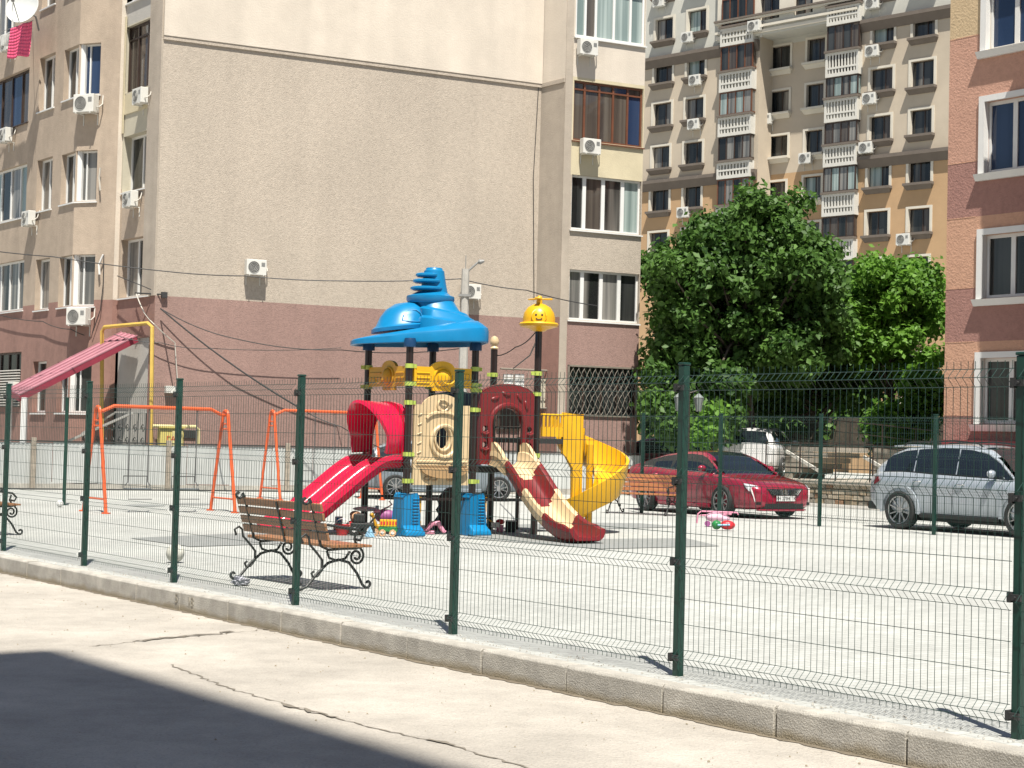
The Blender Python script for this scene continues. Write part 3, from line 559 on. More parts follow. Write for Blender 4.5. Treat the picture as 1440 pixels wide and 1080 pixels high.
# =================== terrace, retaining wall of stones, ramp, steps, railings ===================
m_terr = M('terrace_concrete', (.42, .38, .32), .9, .15, 3, .3, 40)
m_shband = M('shade_band_paving', (.40, .385, .355), .9, .10, 2, .3, 60, stain=.15)
m_stone = [M('wall_stone_%s' % n_, c_, .95, .22, 9, .6, 30) for n_, c_ in (('tan', (.44, .35, .24)), ('grey', (.36, .32, .26)), ('rust', (.34, .20, .12)), ('pale', (.52, .45, .34)))]
tg = G(1150, 708); TF = Fr(tg.xy, A, -B0); TH = .62; tz1 = TF.uz(1035, 640)[0]
ter = bpy.data.objects.new('terrace', None); col.objects.link(ter); ter['kind'] = 'structure'
q = MB(); q.poly([TF.pt(-25, TH, 0), TF.pt(tz1, TH, 0), TF.pt(tz1, TH, -60), TF.pt(-25, TH, -60)]); q.poly([TF.pt(tz1, 0, 0), TF.pt(tz1, TH, 0), TF.pt(tz1, TH, -60), TF.pt(tz1, 0, -60)]); q.build('terrace_floor', m_terr, ter)
rwl = thing('retaining_wall', 'rough stone retaining wall between the red car and the silver car', 'wall', TF.pt(0, 0)); rr = random.Random(9)
q = MB(); q.fbox(TF, -25, tz1, 0, TH-.08, -.35, -.03); q.build('wall_core', m_kdirt, rwl)
u = -3.0
nst = 0
for row in range(4):
    u = -8.0+rr.uniform(0, .3); z0 = row*.14
    while u < tz1-.1:
        l = rr.uniform(.22, .52); P_ = TF.pt; o = rr.uniform(.0, .04); j = lambda: rr.uniform(-.012, .012); e = min(u+l-.02, tz1)
        q = MB(); q.hexa([P_(u+j(), z0+.012, -.04), P_(e+j(), z0+.012, -.04), P_(e-.02+j(), z0+.02+j(), o), P_(u+.02+j(), z0+.02+j(), o), P_(u+j(), z0+.13, -.04), P_(e+j(), z0+.13, -.04), P_(e-.02+j(), z0+.12+j(), o), P_(u+.02+j(), z0+.12+j(), o)])
        q.build('stone', m_stone[rr.choice((0, 0, 1, 3, 3, 2) if row else (1, 2, 0))], rwl); u += l; nst += 1
q = MB(); q.fbox(TF, -25, tz1+.05, TH-.075, TH+.02, -.4, .07); q.build('coping', m_terr, rwl)
m_rail = M('brown_railing_paint', (.035, .022, .017), .5, .2, 8)
def railing(p0, p1, z0, z1, H, lab, step=1.4, mids=2, r=.02):
    p0, p1 = Vector((p0[0], p0[1], z0)), Vector((p1[0], p1[1], z1)); t_ = thing('railing', lab, 'railing', p0); n = max(1, round((p1-p0).length/step))
    for i in range(n+1): b = p0.lerp(p1, i/n); q = MB(); q.tube([b, b+Vector((0, 0, H))], r*1.05, 6); q.build('baluster', m_rail, t_)
    for k in range(mids+1): h = Vector((0, 0, H*(1-k/(mids+1.0)))); q = MB(); q.tube([p0+h, p1+h], r if k == 0 else r*.7, 6); q.build('handrail' if k == 0 else 'rail', m_rail, t_)
    return t_
P_ = TF.pt
railing(P_(TF.uz(1072, 640)[0], 0, -.15), P_(TF.uz(1222, 660)[0], 0, -.15), TH+.02, TH+.02, 1.02, 'dark metal railing on top of the stone wall between the cars', 1.25, 2)
railing(P_(TF.uz(1218, 660)[0], 0, -.15), P_(TF.uz(1330, 660)[0]-3, 0, -.15), TH+.02, TH+.02, .98, 'dark metal railing running on behind the silver car roof', 1.25, 2)
railing(P_(4.2, 0, -3.2), P_(-3.2, 0, -3.2), TH+.9, TH+.35, 1.0, 'dark sloping railing along the stairs behind the stone wall', 1.3, 2)
railing(P_(-2.6, 0, -2.1), P_(-8.6, 0, -2.1), TH+.62, TH+1.25, .75, 'dark rising ramp railing below the red building', 1.3, 1)
# upper terrace step and stairs
q = MB(); q.fbox(TF, -25, 1.0, TH, TH+.95, -60, -3.4); q.build('upper_terrace', m_terr, ter)
stairs = thing('steps', 'pale concrete steps behind the railing above the stone wall', 'steps', P_(2, TH, -2))
for k in range(6): q = MB(); q.fbox(TF, 1.1+k*.34, 3.2+k*.36, TH+.16*(5-k), TH+.16*(6-k)-.02, -3.3, -1.9); q.build('step', m_terr, stairs)
for k, (a_, z_, b_, y_) in enumerate(((4.6, .85, 3.0, .25), (2.4, .80, .9, .22), (-.4, .7, -1.8, .15))):
    q = MB(); q.bar(P_(a_, TH+z_, -1.0-k*.2), P_(b_, TH+y_, -.9-k*.2), .05, .09); t_ = q.build('timber_prop', m_bal); tag(t_, ('pale slanting board leaning nearest the red car bonnet', 'pale slanting board at the middle of the terrace railing', 'pale slanting board left of the silver car')[k], 'board', 'slanting boards on the terrace')
# red painted plinth below the right building and the low brown wall beside the ramp
q = MB(); q.fbox(RF, -9, uRL-.35, 1.35, rz(619), .02, .5); q.build('red_canopy_roof', M('red_roof_sheet', (.30, .035, .045), .5, .1, 5), rb)
# darker strip along the wall foot; a band of shade put into its colour
q = MB(); q.fbox(TF, -25, tz1+30, -.004, .012, .07, 1.9); struct(q, 'shade_band', m_shband)
# =================== white corrugated fence ===================
m_wf = M('white_corrugated_sheet', (.64, .66, .64), .55, .06, 2, stain=.18, ss=.8, streak=.10)
wf0 = G(240, 690); WFn = Fr(wf0.xy, B1, B1n); wfH = 1.19
wft = thing('sheet_fence', 'long white corrugated sheet fence in front of the beige building', 'fence', (wf0.x, wf0.y, 0))
uw0, uw1 = WFn.uz(-60, 650)[0], WFn.uz(905, 660)[0]; rr = random.Random(4); n = int((uw1-uw0)/1.15)
for i in range(n):
    a = uw0+(uw1-uw0)*i/n; b = uw0+(uw1-uw0)*(i+1)/n-.012; q = MB(); K = 22; h = wfH+rr.uniform(-.015, .015); z_ = .16+rr.uniform(-.02, .02); do = rr.uniform(0, .012)
    fr_, bk_ = [], []
    for k in range(K+1): o = .012*math.sin(k*math.pi*.5*2)+(.014 if (k//1) % 2 else 0)+do; u = a+(b-a)*k/K; fr_.append((u, o)); bk_.append((u, o-.008))
    for k in range(K): q.hexa([WFn.pt(bk_[k][0], z_, bk_[k][1]), WFn.pt(bk_[k+1][0], z_, bk_[k+1][1]), WFn.pt(fr_[k+1][0], z_, fr_[k+1][1]), WFn.pt(fr_[k][0], z_, fr_[k][1]), WFn.pt(bk_[k][0], h, bk_[k][1]), WFn.pt(bk_[k+1][0], h, bk_[k+1][1]), WFn.pt(fr_[k+1][0], h, fr_[k+1][1]), WFn.pt(fr_[k][0], h, fr_[k][1])])
    q.build('corrugated_panel', m_wf, wft)
q = MB(); q.fbox(WFn, uw0, uw1, 0, .15, -.12, .06); q.build('base_kerb', m_kerb, wft)
q = MB(); q.fbox(WFn, uw0, uw1, wfH+.016, wfH+.05, -.03, .04); q.build('top_rail', m_dark, wft)
q = MB(); q.tube([WFn.pt(uw0, .06, 1.3), WFn.pt(WFn.uz(520, 694)[0], .06, 1.3)], .018, 6); t_ = q.build('ground_pipe', m_dark); tag(t_, 'thin dark pipe lying on the ground before the white fence', 'pipe')
for px in (45, 235, 402, 600, 745):
    u = WFn.uz(px, 660)[0]; q = MB(); q.fbox(WFn, u-.06, u+.06, 0, wfH+.12, .062, .16); q.build('fence_post', M('weathered_post', (.36, .31, .25), .95, .25, 9, .4, 30), wft, bevel=.01)
# =================== porch canopy, gas pipes, box, railing, cables at the entrance ===================
m_red = M('dark_red_sheet', (.28, .035, .06), .45, .1, 3); m_redL = M('faded_red_sheet', (.46, .21, .25), .5, .1, 3, streak=.2)
def fp(px, py, o, fr=W0): u, z = fr.uz(px, py, o); return fr.pt(u, z, o)
cn = thing('porch_canopy', 'sloping dark red sheet canopy over the basement entrance', 'canopy', W0.pt(3, 0, 1))
ua = W0.uz(193, 474, .1)[0]; ub2 = W0.uz(171, 470, .1)[0]; fa = Fr(W0.pt(ua, 0, 0), -B0, -A); fb2 = Fr(W0.pt(ub2, 0, 0), -B0, -A)
a, d = fp(193, 474, .1), fa.pt(*fa.uz(28, 557)); b, c = fp(171, 469, .1), fb2.pt(*fb2.uz(12, 549))
q = MB(); up = Vector((0, 0, .035)); q.hexa([a, b, c, d, a+up, b+up, c+up, d+up], 0); q.build('roof_sheet', m_redL, cn)
q = MB()
for p_, r_ in ((a, d), (b, c), (c, d)): q.bar(p_-Vector((0, 0, .07)), r_-Vector((0, 0, .07)), .04, .14)
q.build('edge_beam', m_red, cn)
for k in range(5): t_ = k/4; q = MB(); q.bar(a.lerp(b, t_)+Vector((0, 0, .05)), d.lerp(c, t_)+Vector((0, 0, .05)), .03, .03); q.build('sheet_rib', m_redL, cn)
for p_ in (a.lerp(d, .96)-Vector((0, 0, .1)), b.lerp(c, .99)-Vector((0, 0, .1))): q = MB(); q.box(p_.x-.07, p_.x+.07, p_.y-.07, p_.y+.07, 0, p_.z); q.build('support_post', m_pvc, cn)
m_gas = M('yellow_gas_pipe', (.62, .42, .09), .5, .1, 5)
q = MB(); o = .18; q.tube([fp(143, 640, .75), fp(143.5, 466, .75), fp(147, 460, .72), fp(208, 454.5, o), fp(214, 460, o), fp(212, 640, o)], .055, 8); gp = q.build('gas_pipe', m_gas, smooth=True); tag(gp, 'yellow gas pipe looping over the entrance of the beige block', 'pipe')
q = MB(); q.tube([fp(215, 599, .5, WB), fp(275, 600, .5, WB), fp(279, 604, .5, WB), fp(279, 640, .5, WB)], .045, 8); gp = q.build('gas_pipe', M('pale_yellow_pipe', (.70, .62, .32), .5, .1, 5), smooth=True); tag(gp, 'short pale yellow pipe bent down over the gas cabinet', 'pipe')
gb = thing('gas_cabinet', 'yellow gas cabinet with red lettering behind the white fence', 'cabinet', WB.pt(.6, 0, .6)); c_ = WB.rect(225, 258, 602, 640, .5)
q = MB(); q.fbox(WB, c_[0], c_[1], c_[2], c_[3], .2, .5); q.build('box', M('cabinet_yellow', (.68, .58, .18), .5, .08, 3), gb, bevel=.01)
q = MB(); q.fbox(WB, (c_[0]+c_[1])/2, c_[1]-.03, c_[2]+.03, c_[3]-.06, .501, .515); q.build('door', M('cabinet_yellow_light', (.74, .66, .30), .5, .08, 3), gb)
q = MB(); q.fbox(WB, c_[0]-.04, c_[1]+.04, c_[3], c_[3]+.04, .16, .55); q.build('lid', M('cabinet_yellow', (0, 0, 0)), gb)
def text(s_, size, fr, u, z, o, mat, parent, name='lettering', flip=False):
    cu = bpy.data.curves.new(name, 'FONT'); cu.body = s_; cu.size = size; cu.extrude = .002; cu.align_x = 'CENTER'; cu.align_y = 'CENTER'
    t_ = bpy.data.objects.new(name+'_tmp', cu); col.objects.link(t_); dg = bpy.context.evaluated_depsgraph_get(); me = bpy.data.meshes.new_from_object(t_.evaluated_get(dg)); col.objects.unlink(t_); bpy.data.objects.remove(t_)
    o_ = bpy.data.objects.new(name, me); col.objects.link(o_); me.materials.clear(); me.materials.append(mat); n = Vector((fr.n.x, fr.n.y, 0)); x = Vector((0, 0, 1)).cross(n); P0 = fr.pt(u, z, o)
    mt = Matrix((x, Vector((0, 0, 1)), n)).transposed().to_4x4(); off = Vector((0, 0, 0)); qq = parent
    while qq is not None: off += qq.location; qq = qq.parent
    mt.translation = P0-off; o_.matrix_local = mt; o_.parent = parent; return o_
text('ГАЗ', .2, WB, c_[0]+(c_[1]-c_[0])*.55, c_[3]-.3, .517, M('red_lettering', (.5, .02, .02)), gb)
q = MB(); hx = WB.rect(259, 276, 605, 616, .1); q.fbox(WB, hx[0], hx[1], hx[2], hx[3], .003, .04); t_ = q.build('vent_hatch', m_dark, lb)
sb = WB.rect(231, 249, 543, 553); q = MB(); q.fbox(WB, sb[0], sb[1], sb[2], sb[3], .003, .18); t_ = q.build('junction_box', m_ac, bevel=.01); tag(t_, 'small white junction box low on the maroon end wall', 'box')
pr = thing('porch_railing', 'ornate dark wrought iron railing beside the entrance steps', 'railing', W0.pt(2, 0, .6)); q = MB(); m_iron = M('black_iron', (.02, .02, .02), .5, .2, 20)
r0, r1 = W0.uz(122, 600, .6)[0], W0.uz(205, 600, .6)[0]; zt_, zb_ = W0.uz(180, 580, .6)[1], 0.3
q.bar(W0.pt(r1, zt_, .6), W0.pt((r0+r1)/2, zt_, .6), .04, .05); q.bar(W0.pt((r0+r1)/2, zt_, .6), W0.pt(r0+1.4, zt_-.9, .6), .04, .05)
q.build('handrail', m_greyr, pr); q = MB()
for k in range(9):
    u = r1+(r0-r1)*k/8; q.tube([W0.pt(u, zb_, .6), W0.pt(u, zt_-.02-max(0, k-4)*.14, .6)], .014, 5)
    for z in (.9, 1.25, 1.6):
        if z < zt_-max(0, k-4)*.14: q.tube([W0.pt(u+.17+.12*math.cos(a_*.7)*(1-a_*.07), z+.13*math.sin(a_*.7)*(1-a_*.07), .6) for a_ in range(12)], .013, 5)
q.build('scrollwork', m_iron, pr)
q = MB(); q.bar(fp(92, 622, 1.6), fp(186, 581, .9), .05, .06); t_ = q.build('handrail', m_greyr); tag(t_, 'pale sloping handrail of the basement steps', 'handrail')
# outdoor stuff at porch under the lattice balcony
q = MB(); fr = WB.off(.6); P_ = fr.pt
u0_, u1_, z0_, z1_ = fr.rect(703, 822, 521, 574)
q.tube([P_(u0_, z1_), P_(u1_-.15, z1_), P_(u1_, z1_-.15), P_(u1_, z0_+.1), P_(u1_-.1, z0_), P_(u0_+1, z0_)], .03, 6)
for k in range(11): u = u0_+.2+(u1_-u0_-.4)*k/10; q.tube([P_(u, z0_), P_(u, z1_)], .012, 4)
for z in (z1_-.25, z0_+.3): q.tube([P_(u0_, z), P_(u1_, z)], .015, 4)
t_ = q.build('yard_gate', M('lattice_metal', (0, 0, 0))); tag(t_, 'rounded pale metal gate frame beside the lattice balcony', 'gate')
for k, (x0, x1, y0, y1, lab, mm) in enumerate(((710, 723, 526, 552, 'white board leaning by the pale gate, left one', m_pvc), (725, 738, 526, 550, 'white board leaning by the pale gate, right one', m_pvc), (760, 797, 534, 575, 'slatted pale panel fixed inside the pale gate frame', m_greig))):
    c_ = fr.rect(x0, x1, y0, y1); q = MB(); q.fbox(fr, *c_, -.1, -.05)
    if k == 2:
        for j in range(9): u = c_[0]+(c_[1]-c_[0])*j/9; q.fbox(fr, u, u+.03, c_[2], c_[3], -.05, -.03)
    t_ = q.build('board', mm); tag(t_, lab, 'board')
dw = WB.rect(700, 722, 560, 606); q = MB(); q.fbox(WB, dw[0]-.05, dw[1]+.2, dw[2], dw[3], .003, .05); w_ = q.build('doorway_panel', m_dkf, lb)
# =================== pole with street lamp ===================
pg = at(648, 640, 44.0); po = thing('street_lamp', 'grey concrete lamp pole behind the blue tower roof', 'street lamp', (pg.x, pg.y, 0)); zt_ = at(648, 378, 44).z
q = MB(); q.tube([(pg.x, pg.y, 0), (pg.x, pg.y, zt_)], [.14, .10], 8); q.build('pole', m_conc, po, smooth=True)
e = at(672, 369, 44.0); e2 = at(681, 367, 44); q = MB(); q.tube([(pg.x, pg.y, zt_-.5), (pg.x+.03, pg.y, zt_-.1), (pg.x+.12, pg.y, zt_+.0), e], .028, 6); q.build('arm', m_grey, po)
q = MB(); q.tube([e, e.lerp(e2, .3), e2], [.04, .07, .03], 8); q.build('lamp_head', m_grey, po)
q = MB(); q.box(pg.x-.16, pg.x+.16, pg.y-.12, pg.y+.12, zt_-.72, zt_-.66); q.tube([(pg.x, pg.y, zt_), (pg.x, pg.y, zt_+.35)], .012, 5); q.build('bracket', m_grey, po)
# =================== cables ===================
def cable(pts, r, lab, mat=None, sag=0.0, name='cable'):
    out = []
    for i in range(len(pts)-1):
        for k in range(8): t_ = k/8; p_ = pts[i].lerp(pts[i+1], t_); p_ = p_-Vector((0, 0, sag*4*t_*(1-t_))); out.append(p_)
    out.append(pts[-1]); q = MB(); q.tube(out, r, 5); o_ = q.build(name, mat or m_cable); tag(o_, lab, 'cable', None); return o_
yy = 44.0
cable([at(-30, 350, 45), at(75, 361, 44.6), at(228, 381, 44.3)], .014, 'black cable crossing the left facade above the canopy', sag=.02)
cable([at(228, 381, 44.3), at(345, 388, 44), at(480, 395, 44), at(647, 392, 44)], .014, 'long black cable from the left corner to the lamp pole', sag=.03)
cable([at(647, 392, 44), at(740, 408, 44.5), at(840, 430, 46)], .014, 'black cable from the lamp pole past the yellow cap', sag=.04)
pb = fp(226, 434, .15, WB); gpost = at(417, 571, 41.3)
cable([pb, gpost], .022, 'thick black cable slanting from the corner down to the green post', sag=.12)
cable([pb, fp(330, 476, .6, WB), fp(480, 492, 1.0, WB), at(648, 490, 44)], .014, 'black cable sagging over the maroon wall to the lamp pole', sag=.10)
cable([at(160, 470, 46), fp(226, 482, .2, WB), fp(300, 490, .3, WB), fp(480, 489, .4, WB)], .010, 'thin dark cable along the top of the maroon wall', sag=.06)
cable([gpost, at(480, 600, 41), at(560, 640, 42)], .012, 'black cable running on from the green post behind the slide', sag=.05)
cable([fp(191, 412, .1), fp(203, 440, .15), fp(217, 456, .1, W0), fp(246, 482, .08, WB), fp(250, 541, .08, WB)], .016, 'pale conduit looping from the corner window to the junction box', m_wcable, .02)
cable([fp(-10, 440, .1, WX), fp(60, 452, .1, WL), fp(100, 463, .1, WL), fp(140, 475, .2)], .012, 'black cable hanging over the red brown wall under the windows', sag=.06)
cable([fp(146, 358, .1, WFc), fp(145, 400, .1, WFc), fp(141, 436, .1, WFc), fp(130, 468, .1, WFc)], .014, 'dark conduit running down beside the corner window', sag=0)
cable([fp(145, 358, .12, WFc), fp(139, 372, .12, WFc), fp(140, 386, .12, WFc)], .03, 'short white curved conduit beside the corner window', m_pvc)
cable([fp(141, 236, .12, WFc), fp(139.5, 250, .12, WFc), fp(141, 268, .12, WFc)], .025, 'short pale curved conduit on the beige facet', m_wcable)
cable([at(754, 480, 28.3), at(745, 500, 33), at(722, 518, 40)], .014, 'dark cable slanting from the yellow capped pole down to the gate')
cable([at(692, 500, 29.5), at(725, 488, 29), at(754, 466, 28.3)], .010, 'thin cable strung between the white capped and yellow capped poles', sag=.05)
cable([fp(758, 110, .03, WB), fp(750, 250, .03, WB), fp(751, 420, .03, WB)], .012, 'dark downlead at the right end of the blank wall')
# bracket pipe at corner window
q = MB(); q.tube([fp(165, 388, .25), fp(195, 400, .3), fp(212, 407, .3)], .014, 5); q.tube([fp(190, 412, .3), fp(228, 414, .12, WB)], .02, 6); bx = WB.rect(226, 234, 411, 419); q.fbox(WB, bx[0], bx[1], bx[2], bx[3], .003, .12)
t_ = q.build('wall_bracket', m_dark); tag(t_, 'dark steel bracket at the building corner holding the cables', 'bracket')
# =================== air conditioners ===================
ac = thing('air_conditioner', 'white air conditioner high on the big blank end wall left of the tower', 'air conditioner', group='air conditioner units hung on the facades')
q = MB(); q.box(-.36, .36, .12, .40, -.27, .27); q.build('casing', m_ac, ac, bevel=.015)
q = MB(); q.lathe([(.001, .410), (.20, .410), (.21, .402), (.21, .39)], (.10, 0, 0), 20, 'Y')
fan = q.build('fan_grille', M('fan_grey', (.10, .10, .095), .6, .3, 30), ac)
q = MB(); 
for k in range(4): q.tube([(.10+(.05+.05*k)*math.cos(a_*.3491), .414, (.05+.05*k)*math.sin(a_*.3491)) for a_ in range(19)], .004, 4)
q.build('grille_ring', m_ac, fan)
q = MB(); 
for k in range(5): q.box(-.30, -.17, .402, .408, .04+k*.03, .052+k*.03)
q.build('side_vent', m_grey, ac)
for s_ in (-.25, .25): q = MB(); q.bar((s_, 0, -.285), (s_, .42, -.285), .03, .03); q.bar((s_, .01, -.28), (s_, .01, -.60), .03, .02); q.build('bracket', m_ac, ac)
q = MB(); q.tube([(-.37, .25, -.1), (-.45, .22, -.1), (-.47, .1, .0), (-.42, .02, .2), (-.40, -.02, .3)], .022, 6); q.build('hose', m_wcable, ac)
ac2 = None
def put_ac(fr, px, py, lab, first=[True], scale=1.0, o=0.0, rz=0.0):
    u, z = fr.uz(px, py, .25+o); loc = fr.pt(u, z, o)
    if first[0]: ac.location = loc; ac.rotation_euler = (0, 0, fr.ang()+rz); ac['label'] = lab; first[0] = False; r = ac
    else: r = dup(ac, loc, fr.ang()+rz, lab)
    r.scale = (scale*(.80 if scale < 1.25 else 1),)*3; return r
put_ac(WB, 360, 376, 'white air conditioner alone on the big blank end wall')
put_ac(WB, 663, 410, 'white air conditioner on the end wall beside the lamp pole')
put_ac(WF, 827, 67, 'boxy air conditioner under the topmost white balcony glazing', scale=1.05)
put_ac(WF, 831, 206, 'white air conditioner under the brown balcony glazing', scale=1.05)
put_ac(WFc, 121, 146, 'white air conditioner under the blue corner window of the left block', scale=1.2)
put_ac(WFc, 110, 445, 'white air conditioner under the corner window on the maroon wall', scale=1.15)
put_ac(W0, 195, 135, 'air conditioner under the dark brown window by the building corner')
put_ac(W0, 181, 280, 'air conditioner below the middle corner balcony window')
put_ac(WX, 38, 307, 'air conditioner below the wide white window at far left')
put_ac(WX, 6, 190, 'air conditioner at the left edge under the brown window')
put_ac(WX, 8, 62, 'air conditioner behind the satellite dish at top left')
put_ac(WX, 15, 545, 'white unit just above the low end of the red canopy', scale=.8)
for px, py, lab in ((928, 3, 'unit at the very top left of the ochre block'), (968, 53, 'unit under the top window right of the first column'), (979, 113, 'unit under the second row window of the left wing'), (977, 175, 'unit under the third row window of the left wing'), (962, 299, 'unit just above the tree top on the left wing'), (1228, 5, 'unit at the top beside the right wing'), (1228, 72, 'unit under the highest full window of the right wing'), (1224, 139, 'unit under the second full window of the right wing'), (1219, 208, 'unit just above the right wing cornice'), (1272, 337, 'unit between the lowest visible windows of the right wing')):
    put_ac(Y0, px, py, 'far air conditioner '+lab, scale=1.3)
for px, py, lab in ((1074, 105, 'in the shaded recess beside the upper balcony'), (1078, 168, 'at the lower edge of the recess shade'), (1134, 223, 'in the recess left of the white balconies')):
    put_ac(Y1, px, py, 'far air conditioner '+lab, scale=1.3)
put_ac(Y2, 1062, 37, 'far air conditioner on the cornice of the overhanging floor', scale=1.3)
# dish, towel, linen
ds = thing('satellite_dish', 'large pale satellite dish at the top left corner', 'satellite dish', fp(34, 12, .9, WX))
c_ = ds.location; rot = Vector((-.25, -.93, .25)).to_track_quat('Z', 'Y').to_matrix(); q = MB(); q.lathe([(.001, 0), (.2, .015), (.38, .06), (.52, .13), (.53, .12), (.38, .045), (.2, .0), (.001, -.015)], c_, 24, rot=rot); q.build('reflector', M('dish_white', (.66, .68, .66), .4, .04, 3), ds, smooth=True)
q = MB(); v = lambda x, y, z: c_+rot @ Vector((x, y, z)); q.tube([v(0, -.5, .12), v(0, -.1, .6)], .015, 5); q.tube([v(-.3, -.3, .1), v(0, -.1, .6)], .01, 5); q.tube([v(0, -.1, .6), v(0, -.04, .66)], .05, 8); q.build('feed_arm', m_grey, ds); q = MB(); q.tube([v(0, 0, -.02), v(.1, 0, -.5), v(.1, -.3, -.8)], .03, 6); q.build('mast', m_grey, ds)
def cloth(name, lab, pts4, mat, cat, n=10, amp=.04):
    a, b, c, d = pts4; q = MB(); g_ = []
    for i in range(n+1):
        row = []
        for j in range(n+1):
            s_, t_ = j/n, i/n; p_ = a.lerp(b, s_).lerp(d.lerp(c, s_), t_); wv = amp*math.sin(s_*11+t_*2)*(.3+t_); row.append(p_+Vector((-.6*wv, -.8*wv, -.02*math.sin(s_*9))))
        g_.append(row)
    for i in range(n):
        for j in range(n): q.poly([g_[i][j], g_[i][j+1], g_[i+1][j+1], g_[i+1][j]])
    o_ = q.build(name, mat, smooth=True); md = o_.modifiers.new('t', 'SOLIDIFY'); md.thickness = .012; return tag(o_, lab, cat)
cloth('towel', 'bright pink towel hanging below the satellite dish', [fp(15, 40, .75, WX), fp(45, 29, .75, WX), fp(42, 78, .7, WX), fp(12, 82, .7, WX)], M('pink_towel', (.80, .10, .22), .9, .15, 5), 'towel')
cloth('towel', 'white cloth hanging at the left edge beside the pink towel', [fp(-6, 52, .75, WX), fp(14, 47, .75, WX), fp(13, 62, .7, WX), fp(-6, 70, .7, WX)], M('white_cloth', (.75, .75, .72), .9, .1, 5), 'towel')
q = MB(); q.tube([fp(-8, 48, .76, WX), fp(48, 28, .76, WX)], .008, 4)
for x_ in (-6, 46): q.tube([fp(x_, 40, .02, WX), fp(x_, 40, .78, WX)], .012, 4)
t_ = q.build('clothes_line', m_grey); tag(t_, 'clothes line under the top left window', 'clothes line')
# =================== play tower ===================
def plastic(n, c, r=.36): return M(n, c, r, .07, 3, .05, 8, coat=.06, stain=.10, ss=2.5, spec=.4)
m_blue = plastic('blue_plastic', (.004, .215, .47)); m_yel = plastic('yellow_plastic', (.85, .46, .012)); m_dyel = plastic('amber_and_shaded_yellow', (.62, .33, .02))
m_redp = plastic('red_plastic', (.68, .012, .06), .22); m_mar = plastic('maroon_plastic', (.20, .018, .020)); m_crm = plastic('cream_plastic', (.74, .56, .33), .4); m_lime = plastic('lime_clamp', (.48, .60, .12), .35)
m_post = M('black_brown_post', (.022, .013, .012), .3, .15, 5); m_deck = M('dark_deck', (.03, .028, .028), .7, .2, 12)
pv = Vector((.841, .541)); qv = Vector((-.57, .82)).normalized(); PB = Vector((-1.63, 27.0)); PW, QW = 1.22, 1.3
PD = PB+pv*PW; PF = PD+pv*PW; PA = PB+qv*QW; PC = PD+qv*QW; PE = PF+qv*QW
tw_ = thing('play_tower', 'colourful playground tower with blue roof and three slides', 'playground tower', (PD.x, PD.y, 0))
np_, nq_ = Vector((.541, -.841)), Vector((-.841, -.541))
hts = {'B': 3.08, 'D': 3.08, 'A': 3.06, 'C': 3.10, 'F': 3.40, 'E': 3.12}
pos = dict(A=PA, B=PB, C=PC, D=PD, E=PE, F=PF)
cl = dict(A=(1.9, 2.36, 2.68), B=(.86, 1.28, 2.1, 2.4, 2.68), C=(1.2, 2.4, 2.68), D=(.86, 2.02, 2.34, 2.42, 2.68), E=(1.3, 2.66), F=(1.3, 2.32, 2.66))
for k, p_ in pos.items():
    q = MB(); q.tube([(p_.x, p_.y, 0), (p_.x, p_.y, hts[k])], .058, 16); q.build('post', m_post, tw_, smooth=True)
    for z in cl[k]: q = MB(); q.tube([(p_.x, p_.y, z-.035), (p_.x, p_.y, z+.035)], .074, 14); d_ = pv if k in 'BD' else -pv; q.box(p_.x+d_.x*.1-.03, p_.x+d_.x*.1+.03, p_.y+d_.y*.1-.03, p_.y+d_.y*.1+.03, z-.03, z+.03); q.build('clamp', m_lime, tw_, smooth=True)
    if k in 'ABCD': q = MB(); q.lathe([(.10, hts[k]-.10), (.10, hts[k]-.01), (.085, hts[k]+.04)], (p_.x, p_.y, 0), 14); q.build('roof_socket', plastic('navy_socket', (.01, .05, .13)), tw_, smooth=True)
def deck(a, b, c, d, z): q = MB(); q.hexa([(x.x, x.y, z-.09) for x in (a, b, c, d)]+[(x.x, x.y, z) for x in (a, b, c, d)]); q.build('deck', m_deck, tw_, bevel=.01)
DZ = 1.08; ins = .05
deck(PB+pv*ins, PD-pv*ins, PC-pv*ins, PA+pv*ins, DZ); deck(PD+pv*ins, PF-pv*ins, PE-pv*ins, PC+pv*ins, DZ+.02)
q = MB()
for a, b in ((PA, PC), (PB, PD), (PC, PE), (PD, PF)): q.bar((a.x, a.y, .57), (b.x, b.y, .57), .04, .04)
q.build('cross_bar', m_post, tw_)
BD = Fr(PB, pv, np_); DF = Fr(PD, pv, np_); AB = Fr(PB, qv, nq_); CE = Fr(PC, pv, np_); FE = Fr(PF, qv, pv)
# cream clock-like panel
fn = lambda fr: (lambda u, z, o: fr.pt(u, z, o))
out = [(.10, .80), (1.12, .80), (1.12, 2.08), (.96, 2.08)]+[(.61+.35*math.cos(t_), 2.08+.17*math.sin(t_)**1.3) for t_ in [math.pi*k/14 for k in range(1, 14)]]+[(.26, 2.08), (.10, 2.08)]
hole = [(.63+.12*math.cos(t_), 1.55+.17*math.sin(t_)) for t_ in [2*math.pi*k/24 for k in range(24)]]
q = MB(); q.ext([out, hole[::-1]], fn(BD), -.03, .03); cp = q.build('window_panel', m_crm, tw_, bevel=.008)
def torus(fr, cu, cz, ru, rz_, r, o, n=28, a0=0, a1=360): return [fr.pt(cu+ru*math.cos(R(a0+(a1-a0)*k/n)), cz+rz_*math.sin(R(a0+(a1-a0)*k/n)), o) for k in range(n+1)]
q = MB(); q.tube(torus(BD, .65, 1.50, .235, .25, .04, .045), .035, 8); q.tube(torus(BD, .63, 1.55, .15, .20, .04, .045), .022, 8); q.build('porthole_ring', m_crm, cp, smooth=True)
